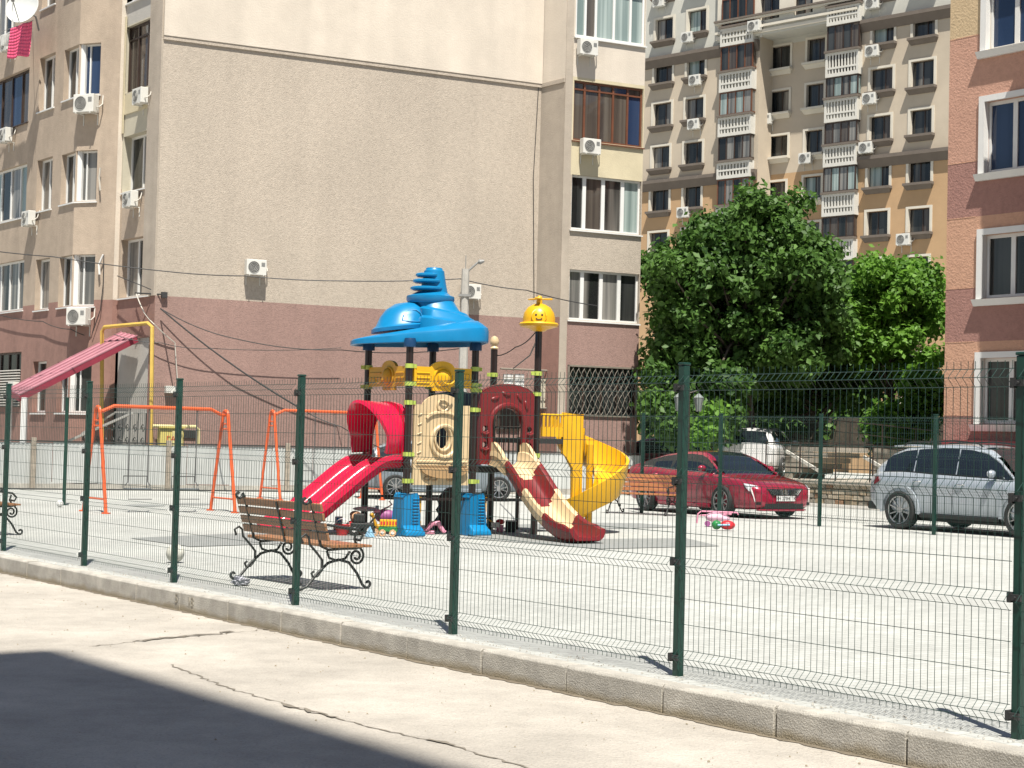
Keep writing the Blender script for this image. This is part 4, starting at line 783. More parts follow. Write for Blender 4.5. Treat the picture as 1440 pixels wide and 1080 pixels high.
q = MB(); q.tube([BD.pt(.15, 1.17, .04), BD.pt(1.08, 1.17, .04)], .022, 6); q.tube([BD.pt(.15, 1.12, .035), BD.pt(1.08, 1.12, .035)], .016, 6); q.tube(torus(BD, .61, 2.07, .10, .09, .02, .04), .018, 6); q.tube(torus(BD, .61, 1.82, .30, .14, .02, .035, 16, 15, 165), .03, 6)
for k in range(7): u = .18+.9*k/7; q.tube([BD.pt(u, 1.2, .032), BD.pt(u, 1.98-.1*abs(k-3.5)*0, .032)], .005, 4)
for k in range(5): q.tube([BD.pt(.16, 1.3+.15*k, .035), BD.pt(.23, 1.33+.15*k, .035)], .012, 5)
q.build('relief', m_crm, cp, smooth=True)
q = MB(); bd = []
for k in range(9): t_ = k/8; bd.append((.25+.80*t_, 1.03))
bd = [(.22, 1.06), (1.08, 1.06)]+[(.65+.43*math.cos(R(a_)), 1.06-.15*math.sin(R(a_))) for a_ in range(10, 171, 20)]
q.ext([bd], fn(BD), .031, .09); q.build('shelf_bowl', M('tan_plastic', (.46, .29, .14), .45, .1, 6), cp, bevel=.01)
for k in (0, 1):
    q = MB(); cu = .42+.42*k; q.tube(torus(BD, cu-.06, .90, .055, .03, .01, .04, 14), .012, 5); q.tube(torus(BD, cu+.06, .90, .055, .03, .01, .04, 14), .012, 5); q.build('relief', M('tan_plastic', (0, 0, 0)), cp)
# yellow upper panels with a smiling sun
for fr, m_, w_ in ((BD, m_yel, PW), (AB, m_dyel, QW)):  # left panel takes a darker yellow; its shade is put into the colour
    q = MB(); q.ext([[(.08, 2.36), (.42, 2.36), (.42, 2.30), (.78, 2.30), (.78, 2.36), (w_-.08, 2.36), (w_-.08, 2.68), (.82, 2.68)]+[(.6+.22*math.cos(R(a_)), 2.66+.12*math.sin(R(a_))) for a_ in range(15, 166, 15)]+[(.38, 2.68), (.08, 2.68)]], fn(fr), -.025, .025); pn = q.build('top_panel', m_, tw_, bevel=.006)
    q = MB(); 
    for z in (2.42, 2.50, 2.58): q.tube([fr.pt(.12, z, .03), fr.pt(.36, z, .03)], .012, 5); q.tube([fr.pt(.84, z, .03), fr.pt(w_-.12, z, .03)], .012, 5)
    c0_ = fr.pt(.6, 2.52, .03); q.tube(torus(fr, .6, 2.52, .16, .15, .02, .03), .02, 6); q.ball(c0_, .15, 12, sc_=(.35+.6*abs(fr.d.x), .35+.6*abs(fr.d.y)*.5, .95)); q.tube(torus(fr, .6, 2.50, .12, .09, .02, .2, 12, 200, 340), .014, 5); q.build('sun_face_relief', m_, pn, smooth=True)
# maroon arch
ou = [(.10, 1.14), (.30, 1.14), (.30, 1.75)]+[(.62+.32*math.cos(R(a_)), 1.75+.32*math.sin(R(a_))) for a_ in range(165, 10, -15)]+[(.94, 1.75), (.94, 1.14), (1.14, 1.14), (1.14, 2.26)]+[(.62+.52*math.cos(R(a_)), 2.26+.20*math.sin(R(a_))) for a_ in range(15, 166, 15)]+[(.10, 2.26)]
hl = [[(cx_+.055*math.cos(R(a_)), cz_+.05*math.sin(R(a_))) for a_ in range(0, 360, 30)] for cx_ in (.195, 1.045) for cz_ in (1.46, 1.72)]
q = MB(); q.ext([ou]+hl, fn(DF), -.05, .05); ar = q.build('arch_panel', m_mar, tw_, bevel=.012, smooth=True)
q = MB(); q.tube([DF.pt(.31, 1.2, .05)]+[DF.pt(.62+.34*math.cos(R(a_)), 1.78+.34*math.sin(R(a_)), .05) for a_ in range(180, -1, -15)]+[DF.pt(.93, 1.2, .05)], .045, 8)
for cx_ in (.195, 1.045):
    for cz_ in (1.37, 1.63): q.tube([DF.pt(cx_-.08, cz_+.03, .05), DF.pt(cx_, cz_, .07), DF.pt(cx_+.08, cz_+.03, .05)], .022, 6)
for a_, r_ in ((125, .5), (95, .52), (60, .5), (35, .52)):
    c_ = (.62+.44*math.cos(R(a_)), 1.86+.44*math.sin(R(a_))); k = len(q.v); q.ball((0, 0, 0), 1, 8)
    for i in range(k, len(q.v)): x, y, z = q.v[i]; t2 = R(a_+70); q.v[i] = tuple(DF.pt(c_[0]+.09*x*math.cos(t2)-.035*z*math.sin(t2), c_[1]+.09*x*math.sin(t2)+.035*z*math.cos(t2), .05+.03*y))
q.build('leaf_relief', m_mar, ar, smooth=True)
# posts caps
q = MB(); q.lathe([(.06, 0), (.075, .02), (.055, .05), (.05, .06), (.075, .10), (.08, .15), (.055, .21), (.001, .235)], (PE.x, PE.y, hts['E']-.02), 16); q.build('post_cap', m_crm, tw_, smooth=True)
zF = hts['F']; q = MB(); q.lathe([(.10, -.02), (.16, .02), (.31, .06), (.33, .10), (.31, .125), (.27, .13), (.27, .20), (.25, .29), (.19, .38), (.10, .43), (.05, .445), (.05, .50), (.001, .51)], (PF.x, PF.y, zF-.02), 28); cpf = q.build('helicopter_cap', m_yel, tw_, smooth=True)
q = MB(); cz_ = zF+.49
for k in range(3):
    a_ = R(20+120*k); d_ = Vector((math.cos(a_), math.sin(a_), 0)); e_ = Vector((-d_.y, d_.x, 0)); c_ = Vector((PF.x, PF.y, cz_)); q.hexa([c_+d_*.02-e_*.03, c_+d_*.22-e_*.045, c_+d_*.22+e_*.045, c_+d_*.02+e_*.03]+[c_+d_*.02-e_*.03+Vector((0, 0, .025)), c_+d_*.22-e_*.045+Vector((0, 0, .03)), c_+d_*.22+e_*.045+Vector((0, 0, .015)), c_+d_*.02+e_*.03+Vector((0, 0, .025))])
q.ball((PF.x, PF.y, cz_+.02), .05, 8); q.build('propeller', m_yel, cpf, smooth=True, bevel=.008)
q = MB(); vd = Vector((-PF.x, -PF.y)).normalized(); sd_ = Vector((-vd.y, vd.x)); X = lambda s_, z, r=.272: (PF.x+vd.x*r+sd_.x*s_, PF.y+vd.y*r+sd_.y*s_, zF+z)
q.tube([X(.12*math.cos(R(a_)), .20+.12*math.sin(R(a_)), .262-.06*max(0, math.sin(R(a_)))) for a_ in range(0, 361, 24)], .012, 6); q.build('face_ring', m_yel, cpf, smooth=True)
q = MB(); q.ball(X(-.05, .22, .255), .018, 8); q.ball(X(.05, .22, .255), .018, 8); q.tube([X(.05*math.cos(R(a_)), .17+.03*math.sin(R(a_)), .272) for a_ in range(190, 351, 20)], .008, 5); q.build('smiley_eyes', m_dark, cpf)
# blue roof: a hull shaped brim, cabin dome and a stepped spiral turret
RC = (PB+PC)/2; rx_, ry_ = Vector((.985, .17)), Vector((-.17, .985)); rf = bpy.data.objects.new('roof', None)
def R3(x, y, z): p_ = RC+rx_*x+ry_*y; return (p_.x, p_.y, z)
def blue_loft(name, rings, par, n=40, e=3.0, smooth=True):
    q = MB(); q.rings([[R3(cx_+x-(.04 if name == 'cabin_dome' else 0), cy_+y, z+tl*x) for x, y in loft_poly(n, e2, a_, b_)] for (z, cx_, cy_, a_, b_, e2, tl) in rings]); return q.build(name, m_blue, par, smooth=smooth)
brim = MB(); n = 48; rr_ = []
for z, sc1, lift in ((.7, .85, 0), (.5, .93, 0), (.0, .965, 0), (.0, .99, 0), (.06, 1.0, .0), (.55, 1.0, .0), (.68, .985, 0), (.88, .90, 0), (1.0, .80, .0), (1.06, .62, .0)):
    ring = []
    for x, y in loft_poly(n, 4.2, 1.0, 1.0):
        t_ = (x+1)/2; hw = (.50+.50*min(1, t_*1.5)**.8)*.95; X_ = -1.16+2.20*t_
        X_ = X_*sc1+(.04 if sc1 < .9 else 0); ring.append(R3(X_, y*hw*sc1, 3.02+.08*t_+z*(.12+.24*t_**.8)))
    rr_.append(ring)
brim.rings(rr_); rf = brim.build('roof', m_blue, tw_, smooth=True); rf.data.set_sharp_from_angle(angle=R(24))
blue_loft('cabin_dome', [(3.28, -.33, 0, .46, .52, 2.6, .12), (3.34, -.32, 0, .47, .53, 2.6, .12), (3.38, -.31, 0, .41, .48, 2.5, .1), (3.52, -.28, 0, .38, .44, 2.4, .08), (3.63, -.24, 0, .33, .36, 2.2, .05), (3.72, -.19, 0, .23, .24, 2, .02), (3.75, -.16, 0, .08, .08, 2, 0)], rf)
q = MB()
def on(x, z, y): return R3(x, y, z)
def dome(x, z):
    tb = [(3.38, -.31, .41, .48, .1), (3.52, -.28, .38, .44, .08), (3.63, -.24, .33, .36, .05), (3.72, -.19, .23, .24, .02)]; zl = z-.08*x; zl = max(3.38, min(3.72, zl))
    for a, b in zip(tb, tb[1:]):
        if a[0] <= zl <= b[0]:
            f = (zl-a[0])/(b[0]-a[0]); cx_, ax_, bx_ = (a[k]+(b[k]-a[k])*f for k in (1, 2, 3)); u = min(1, abs(x-cx_)/ax_); return R3(x, -bx_*(1-u**2.5)**(1/2.5)-.004, z)
q.tube([dome(x, z) for x, z in ((-.38, 3.42), (-.36, 3.50), (-.32, 3.56), (-.26, 3.60), (-.15, 3.60), (-.08, 3.56), (-.05, 3.49), (-.06, 3.42), (-.15, 3.41), (-.26, 3.41), (-.38, 3.42))], .014, 6)
q.tube([dome(x, z) for x, z in ((-.52, 3.40), (-.51, 3.48), (-.47, 3.55), (-.41, 3.60))], .012, 6); q.build('window_relief', m_blue, rf, smooth=True)
blue_loft('rear_step', [(3.26, .42, 0, .58, .72, 3, -.10), (3.42, .42, 0, .56, .68, 3, -.12), (3.47, .40, 0, .50, .60, 3, -.12), (3.56, .36, 0, .48, .55, 3, -.18), (3.61, .33, 0, .40, .46, 3, -.2)], rf)
blue_loft('middle_step', [(3.44, .34, 0, .50, .54, 2.6, 0), (3.60, .30, 0, .42, .46, 2.6, -.05), (3.66, .24, 0, .36, .38, 2.4, -.1), (3.80, .16, 0, .33, .34, 2.2, 0)], rf)
blue_loft('turret_base', [(3.74, .12, 0, .36, .36, 2, 0), (3.80, .12, 0, .395, .395, 2, 0), (3.86, .12, 0, .39, .39, 2, 0), (3.88, .12, 0, .33, .33, 2, 0), (3.93, .14, 0, .25, .25, 2, 0)], rf)
q = MB(); prof = [(.001, 3.88), (.235, 3.90), (.21, 4.02), (.185, 4.15), (.165, 4.28), (.14, 4.30), (.13, 4.33), (.001, 4.34)]; q.lathe([(r_, z-0) for r_, z in prof], R3(.17, 0, 0)[:2]+(0,), 24); q.build('turret', m_blue, rf, smooth=True)
for k, (z, r_) in enumerate(((3.98, .27), (4.10, .235), (4.20, .19))):
    q = MB(); c_ = R3(.05, -.06, 0); q.lathe([(.001, z-.03), (r_*.85, z-.03), (r_, z-.01), (r_, z+.015), (r_*.9, z+.03), (.001, z+.035)], (c_[0], c_[1], 0), 24); q.build('turret_ring', m_blue, rf, smooth=True)
# blue plastic feet with step ribs and yellow side plates
for p_ in (PB, PD):
    q = MB(); fr = Fr(p_-pv*.17, pv, np_); q.ext([[(0, 0), (.36, 0), (.36, .08), (.31, .62), (.28, .66), (.06, .66), (.03, .62), (0, .12)]], lambda u, z, o: fr.pt(u, z, o), -.12, .16); ft = q.build('footing', m_blue, tw_, bevel=.02)
    q = MB(); 
    for k in range(9): z = .20+.048*k; q.tube([fr.pt(.20, z, .165), fr.pt(.31, z, .165)], .014, 6)
    q.build('rib', m_blue, ft, smooth=True)
    q = MB(); P_ = fr.pt; q.hexa([P_(.0, 0, .16), P_(.37, 0, .16), P_(.38, 0, .32), P_(.01, 0, .32), P_(.02, .18, .16), P_(.35, .18, .16), P_(.36, .08, .31), P_(.03, .08, .31)]); q.build('toe', m_blue, ft, bevel=.025)
    q = MB(); fr2 = Fr(p_+pv*.16, pv, np_); q.ext([[(.0, .02), (.12, .02), (.12, .22), (.08, .30), (.12, .38), (.12, .60), (.0, .60)], [(.03, .40), (.08, .40), (.08, .50), (.03, .50)]], lambda u, z, o: fr2.pt(u, z, o), -.05, .0); q.build('yellow_plate', m_yel, ft, bevel=.008)
q = MB(); sc_ = [(.12, .0), (.62, .0), (.62, .60)]+[(.42+.13*math.cos(R(a_)), .62+.10*math.sin(R(a_))) for a_ in range(30, 151, 30)]+[(.24, .60), (.18, .50), (.22, .42), (.16, .34), (.22, .26), (.10, .12)]
q.ext([sc_], fn(CE), -.03, .03); q.build('scalloped_panel', M('dark_brown_plastic', (.035, .02, .015), .5, .1, 5), tw_, bevel=.008)
# navy panel and dark board seen behind the cream panel
q = MB(); q.ext([[(.1, 1.1), (1.1, 1.1), (1.1, 2.28), (.6, 2.36), (.1, 2.28)]], fn(Fr(PC-pv*.12, pv, np_)), -.03, .03); q.build('rear_panel', plastic('navy_plastic', (.012, .03, .07)), tw_, bevel=.01)
q = MB()
for k in range(9): q.tube([FE.pt(.1+k*.14, 1.12, 0), FE.pt(.1+k*.14, 1.75, 0)], .012, 6)
q.tube([FE.pt(.05, 1.76, 0), FE.pt(1.25, 1.76, 0)], .018, 6); 
for k in range(7): q.tube([CE.pt(.1+k*.17, 1.12, 0), CE.pt(.1+k*.17, 1.8, 0)], .012, 6)
q.tube([CE.pt(.05, 1.8, 0), CE.pt(1.17, 1.8, 0)], .018, 6); q.build('guard_rail', m_post, tw_)
# ---- slides ----
def slide(name, orig, dirv, widev, prof, half, lanes, mats, mi_fn, wall_h, lab=None):
    """orig: top centre; prof: (distance, floor z); cross section repeated along it"""
    dn = 46; pts = []
    L_ = [0.0]
    for a, b in zip(prof, prof[1:]): L_.append(L_[-1]+math.hypot(b[0]-a[0], b[1]-a[1]))
    def cr(t_):
        s_ = t_*L_[-1]
        for i in range(len(prof)-1):
            if s_ <= L_[i+1]+1e-9:
                f = (s_-L_[i])/(L_[i+1]-L_[i]); p0 = prof[max(0, i-1)]; p1 = prof[i]; p2 = prof[i+1]; p3 = prof[min(len(prof)-1, i+2)]
                return tuple(.5*((2*p1[k])+(-p0[k]+p2[k])*f+(2*p0[k]-5*p1[k]+4*p2[k]-p3[k])*f*f+(-p0[k]+3*p1[k]-3*p2[k]+p3[k])*f**3) for k in (0, 1))
    sec = []; lw_ = 2*half/lanes
    for i in range(lanes):
        a = -half+i*lw_
        h_ = wall_h if i == 0 else wall_h*.75
        if i == 0: sec += [(a-.07, h_-.08), (a-.06, h_-.005), (a-.02, h_), (a+.02, h_-.02)]
        else: sec += [(a-.035, .03), (a-.03, h_-.01), (a, h_), (a+.03, h_-.01)]
        sec += [(a+.05, .05), (a+.10, .005)]+[(a+lw_*.5, -.01)]+[(a+lw_-.10, .005), (a+lw_-.05, .05)]
    sec += [(half-.02, wall_h-.02), (half+.02, wall_h), (half+.06, wall_h-.005), (half+.07, wall_h-.08)]
    und = [(half+.055, wall_h-.09), (half+.02, .0), (half-.05, -.05), (-half+.05, -.05), (-half-.02, .0), (-half-.055, wall_h-.09)]
    full = sec+und; q = MB(); k0 = 0
    for i in range(dn+1):
        t_ = i/dn; d_, z_ = cr(t_); d2, z2 = cr(min(1, t_+.01)); d1, z1 = cr(max(0, t_-.01)); tn = Vector((d2-d1, z2-z1)).normalized(); nr = Vector((-tn.y, tn.x))
        hf = 1.0 if t_ < .9 else 1-(t_-.9)*4
        hf = min(hf, 1) if t_ > .05 else 1.0
        for (x, h_) in full:
            hh = h_*(hf if h_ > .05 else 1); p_ = orig+dirv*(d_+nr.x*hh)+widev*x; q.v.append((p_.x, p_.y, z_+nr.y*hh))
    n = len(full)
    for i in range(dn):
        for j in range(n): c = (j+1) % n; q.f.append((i*n+j, i*n+c, (i+1)*n+c, (i+1)*n+j)); q.m.append(mi_fn((i+.5)/dn, full[j][0]/half))
    q.f.append(tuple(range(n-1, -1, -1))); q.m.append(mi_fn(0, 0)); q.f.append(tuple(range(dn*n, dn*n+n))); q.m.append(mi_fn(1, 0))
    return q.build(name, mats, tw_, smooth=True)
mAB = PB+qv*QW/2+nq_*.04
sl1 = slide('double_slide', mAB, nq_, -qv, [(0, 1.10), (.24, 1.08), (.50, .93), (1.0, .54), (1.45, .20), (1.68, .11), (1.9, .10)], .54, 2, [m_redp], lambda t_, x: 0, .17)
q = MB()
for s_ in (-.42, .42):
    b_ = mAB+nq_*1.5+qv*s_; q.box(b_.x-.03, b_.x+.03, b_.y-.03, b_.y+.03, 0, .15)
q.build('slide_foot', m_post, sl1)
# hood arch over the double slide
q = MB(); rg = []
for k in range(19):
    a_ = R(-28+(236)*k/18); ca, sa = math.cos(a_), math.sin(a_)
    sec = []
    for (o, r_) in ((.0, .50), (.5+.0*sa, .56), (.53, .58), (.5, .63), (.0, .60)):
        oo = o*(.55+.45*max(0, sa)); p_ = mAB+nq_*oo+qv*(r_*ca*1.0); sec.append((p_.x, p_.y, 1.55+r_*1.0*sa*.92))
    rg.append(sec)
q.rings(rg); q.build('slide_hood', m_redp, tw_, smooth=True)
ol = [(.06, 1.1), (.14, 1.1)]+[(.65+.48*math.cos(R(a_)), 1.50+.48*math.sin(R(a_))) for a_ in range(180, -1, -12)]+[(1.16, 1.1), (1.24, 1.1), (1.24, 1.9)]+[(.65+.5*math.cos(R(a_)), 1.98+.14*math.sin(R(a_))) for a_ in range(10, 171, 16)]+[(.06, 1.9)]
q = MB(); q.ext([ol], fn(AB), -.03, .04); q.build('hood_panel', m_redp, tw_, bevel=.01)
mDF = PD+pv*PW/2+np_*.04
bnd = (.20, .43, .70)
def mi2(t_, x):
    t2 = t_-.06*(1-min(1, abs(x))**2)+.02; return 0 if (t2 < bnd[0] or bnd[1] < t2 < bnd[2]) else 1
sl2 = slide('wave_slide', mDF, np_, pv, [(-.02, 1.14), (.22, 1.13), (.50, .96), (.95, .60), (1.40, .30), (1.85, .11), (2.2, .07), (2.38, .10)], .27, 1, [m_crm, m_mar], mi2, .22)
q = MB()
for s_ in (-1, 1):
    w_ = [(.0, 1.14), (.0, 1.46), (.08, 1.50), (.18, 1.48), (.34, 1.36), (.50, 1.18), (.50, .98), (.2, 1.12)]
    q.ext([w_], lambda u, z, o: Vector((*(mDF+np_*u+pv*(s_*(.30+o))), z)), -.02, .025)
q.build('slide_cheek', m_crm, sl2, bevel=.012)
# spiral slide, its landing and guard
pe = PF+pv*.55; q = MB(); a, b, c, d = PF+pv*.07, pe, pe+qv*QW, PE+pv*.07; q.hexa([(x.x, x.y, 1.50) for x in (a, b, c, d)]+[(x.x, x.y, 1.58) for x in (a, b, c, d)]); q.build('deck', m_deck, tw_)
FG = Fr(PF, pv, np_); q = MB(); q.ext([[(.10, 1.62), (.54, 1.62), (.54, 1.78), (.10, 1.78)]], fn(FG), -.02, .02)
for k in range(6): q.tube([FG.pt(.14+k*.075, 1.78, 0), FG.pt(.14+k*.075, 1.98, 0)], .024, 8)
q.tube([FG.pt(.09, 1.98, 0), FG.pt(.55, 1.98, 0)], .022, 8); q.build('guard_panel', m_yel, tw_, smooth=True)
for p_ in (pe+qv*QW,): q = MB(); q.tube([(p_.x, p_.y, 0), (p_.x, p_.y, 1.6)], .035, 10); q.build('post', m_post, tw_, smooth=True)
SC = Vector((1.36, 29.25)); q = MB(); ring = []; ns = 60; th0, th1 = 185, -115
for i in range(ns+8):
    t_ = min(1, i/ns); th = R(th0+(th1-th0)*t_); zf = 1.56-1.26*t_**.95; base = SC; tang = Vector((math.sin(th), -math.cos(th)))
    ext_ = 0 if i <= ns else (i-ns)*.05; zf -= ext_*.35
    sec = []
    for (r_, h_) in ((.09, .24), (.13, .25), (.17, .05), (.27, .0), (.40, .0), (.52, .06), (.60, .30), (.63, .50), (.68, .49), (.65, .26), (.56, -.02), (.40, -.06), (.25, -.06), (.12, .0)):
        hh = h_ if h_ < .1 else h_*(1.0 if t_ > .08 else .9); hh = hh*(1-.35*max(0, t_-.75)/.25) if h_ > .1 else hh
        p_ = SC+Vector((math.cos(th), math.sin(th)))*r_+tang*ext_; sec.append((p_.x, p_.y, max(.03, zf+hh)))
    ring.append(sec)
q.rings(ring); sp = q.build('spiral_slide', m_yel, tw_, smooth=True)
q = MB(); e0 = pe+qv*.25; frs = Fr(pe+qv*.02-pv*.0, Vector((.9, .43)), np_); q.ext([[(.0, 1.35), (.0, 2.02), (.36, 2.0), (.36, .62), (.20, .55), (.18, 1.1), (.06, 1.3)]], fn(frs), -.03, .03); q.build('entry_plate', m_yel, sp, bevel=.012)
q = MB(); q.tube([(SC.x, SC.y, 0), (SC.x, SC.y, 1.5)], .06, 12); q.build('centre_post', m_yel, sp, smooth=True)
# =================== swings ===================
m_org = M('orange_paint', (.78, .13, .035), .4, .06, 4)
m_chain = M('steel_chain', (.10, .10, .10), .5)
def swing(lp, rp_, ztop, lab, seats, spread=.52):
    lp, rp_ = Vector(lp), Vector(rp_); t_ = thing('swing_set', lab, 'swing set', (lp.x, lp.y, 0), group='orange swing sets'); ax = (rp_-lp).normalized(); pr_ = Vector((ax.y, -ax.x))
    q = MB(); a = Vector((*lp, ztop-.10)); b = Vector((*rp_, ztop-.10)); u_ = Vector((*ax, 0)); z_ = Vector((0, 0, .10)); q.tube([a, a+u_*.10, a+u_*.32+z_, b-u_*.32+z_, b-u_*.10, b], .036, 8); q.build('top_bar', m_org, t_, smooth=True)
    for c in (lp, rp_):
        q = MB(); pts = []
        for k in range(9): an = math.pi*k/8; pts.append(Vector((*(c+pr_*(.11*math.cos(an))), ztop-.14+.12*math.sin(an))))
        q.tube([Vector((*(c+pr_*spread), 0))]+pts+[Vector((*(c-pr_*spread), 0))], .034, 8); f_ = q.build('side_frame', m_org, t_, smooth=True)
        q = MB(); 
        for z, s_ in ((ztop-.28, .15), (ztop-.38, .19), (.26, .46)): q = MB(); q.tube([Vector((*(c+pr_*s_), z)), Vector((*(c-pr_*s_), z))], .018, 6); q.build('brace', m_org, f_)
        q = MB(); 
        for s_ in (-spread, spread): e = c+pr_*s_; q.box(e.x-.07, e.x+.07, e.y-.07, e.y+.07, 0, .02)
        q.build('foot_plate', m_org, f_)
    for sx in seats:
        c = lp+ax*sx; st = thing('seat_anchor', '', '', (0, 0, 0)); 
        bpy.data.objects.remove(st)
        q = MB(); h = .20
        for s_ in (-h, h): q.tube([Vector((*(c+ax*s_), ztop)), Vector((*(c+ax*s_), .58)), Vector((*(c+ax*s_*1.3), .50))], .011, 5); q.tube([Vector((*(c+ax*s_), .60)), Vector((*(c+ax*s_+pr_*.14), .45))], .009, 4)
        q.build('chain', m_chain, t_)
        q = MB(); q.hexa([(*(c+ax*(h*1.2*i)+pr_*(.12*j)), .43) for i, j in ((-1, -1), (1, -1), (1, 1), (-1, 1))]+[(*(c+ax*(h*1.2*i)+pr_*(.12*j)), .455) for i, j in ((-1, -1), (1, -1), (1, 1), (-1, 1))]); s1 = q.build('seat', M('seat_grey', (.16, .18, .19), .5), t_, bevel=.008)
        q = MB(); q.tube([(*(c+ax*(-h*1.2)-pr_*.12), .45), (*(c+ax*(-h*1.2)-pr_*.12), .68), (*(c+ax*(h*1.2)-pr_*.12), .68), (*(c+ax*(h*1.2)-pr_*.12), .45)], .012, 5); q.tube([(*(c+ax*(-h*1.2)+pr_*.12), .45), (*(c+ax*(-h*1.2)+pr_*.12), .25), (*(c+ax*(h*1.2)+pr_*.12), .25)], .008, 5); q.build('seat_back', m_chain, s1)
    return t_
swing((-7.75, 32.0), (-5.62, 33.6), 2.0, 'orange swing set nearest the left, in front of the white fence', (.85, 1.85))
swing((-5.68, 40.6), (-3.4, 42.2), 2.12, 'orange swing set partly behind the red slide', (.95, 1.9))
for px, py, lab in ((204, 711, 'dark patch of ground under the left swing seat'), (273, 709, 'dark patch of ground under the right swing seat')):
    g_ = G(px, py); q = MB(); q.poly([(g_.x+.38*math.cos(a_)*(1+.1*math.sin(3*a_)), g_.y+.5*math.sin(a_), .003) for a_ in [2*math.pi*k/20 for k in range(20)]]); struct(q, 'swing_patch', m_gpatch)  # flat dark patch laid on the ground below a seat
# =================== benches ===================
m_wood = M('varnished_slat', (.34, .155, .065), .42, .25, 2.5, .15, 40, coat=.2, stretch=(1, 8, 8)); m_wood2 = M('red_brown_slat', (.40, .16, .06), .42, .25, 2.5, .15, 40, coat=.2, stretch=(1, 8, 8))
def spiral(cx, cz, r0, a0, turns, n=18, x=0): return [(x, cx+r0*(1-.75*k/n)*math.cos(a0+turns*2*math.pi*k/n), cz+r0*(1-.75*k/n)*math.sin(a0+turns*2*math.pi*k/n)) for k in range(n+1)]
def make_bench(lab, loc, rz, wood, group):
    t_ = thing('bench', lab, 'bench', loc, rz, group); off = Vector(loc)
    def bld(q, n_, m_, p_=None, **k):
        o_ = q; 
        for i in range(len(o_.v)): o_.v[i] = (o_.v[i][0]+off.x, o_.v[i][1]+off.y, o_.v[i][2]+off.z)
        return o_.build(n_, m_, p_ or t_, **k)
    Lh = .88
    for x in (-.70, .70):
        q = MB(); r_ = .0145
        q.tube(spiral(-.385, .90, .05, R(20), -.9, x=x)[::-1]+[(x, -.31, .86), (x, -.27, .72), (x, -.22, .55), (x, -.19, .44), (x, -.10, .40), (x, .05, .41), (x, .22, .41), (x, .30, .43)], r_, 8)   # back upright into seat rail
        q.tube([(x, -.40, .47), (x, -.42, .53), (x, -.37, .56), (x, -.33, .53), (x, -.32, .46), (x, -.24, .38), (x, -.17, .30), (x, -.17, .20), (x, -.22, .14), (x, -.27, .13), (x, -.29, .17), (x, -.26, .19)], r_*.9, 7)
        q.tube(spiral(-.42, .055, .045, R(-60), -.8, 12, x)[::-1]+[(x, -.34, .04), (x, -.22, .17), (x, -.10, .27), (x, .02, .30), (x, .14, .27), (x, .24, .16), (x, .31, .04)]+spiral(.37, .05, .045, R(-120), .8, 12, x), r_, 8)
        q.tube([(x, -.12, .39), (x, -.09, .32), (x, .0, .29), (x, .10, .31), (x, .15, .38)], r_*.9, 7)
        q.tube(spiral(.23, .33, .09, R(60), -1.6, 26, x), r_*.9, 7)
        q.build  # frame arm rest
        q.tube([(x, -.24, .60), (x, -.12, .65), (x, .08, .62), (x, .24, .60), (x, .30, .54), (x, .27, .49), (x, .22, .50)], r_, 8); q.tube([(x, .22, .58), (x, .20, .50), (x, .24, .43)], r_*.9, 7)
        bld(q, 'end_frame', m_iron, smooth=True)
    q = MB(); q.bar((0, -.325, .85), (0, -.205, .44), .03, .008); q.bar((0, -.20, .425), (0, .26, .425), .03, .008, up=(0, 0, 1)); bld(q, 'centre_strap', m_iron)
    for k in range(4):
        f = k/3; y = -.318+.085*f; z = .83-.29*f; q = MB(); h_ = Vector((0, -.2, .7)).normalized()*.040; n_ = Vector((0, .97, .25)).normalized()*.014; c = Vector((0, y+.02, z))
        a = Vector((-Lh, 0, 0)); b = Vector((Lh, 0, 0)); q.hexa([c+a-h_-n_, c+b-h_-n_, c+b-h_+n_, c+a-h_+n_, c+a+h_-n_, c+b+h_-n_, c+b+h_+n_, c+a+h_+n_]); bld(q, 'back_slat', wood, bevel=.005)
    for k in range(5): y = -.13+.098*k; q = MB(); q.box(-Lh, Lh, y-.04, y+.04, .43, .462 if k < 4 else .455); bld(q, 'seat_slat', wood, bevel=.005)
    return t_
th = math.atan2(-.8, .6)
b1 = make_bench('wooden bench with black scrolled iron ends close behind the near fence', (-2.14, 17.80, 0), th, m_wood, 'park benches around the play area')
dup(b1, (-7.78, 25.1, 0), th, 'wooden bench cut off by the left edge of the photo')
b2 = make_bench('red brown bench facing us in front of the red car', (2.93, 37.3, 0), math.atan2(.40, -.92)+R(90)*0, m_wood2, 'park benches around the play area')
b2.rotation_euler[2] = math.atan2(.50, -.86)   # local +y faces the camera side
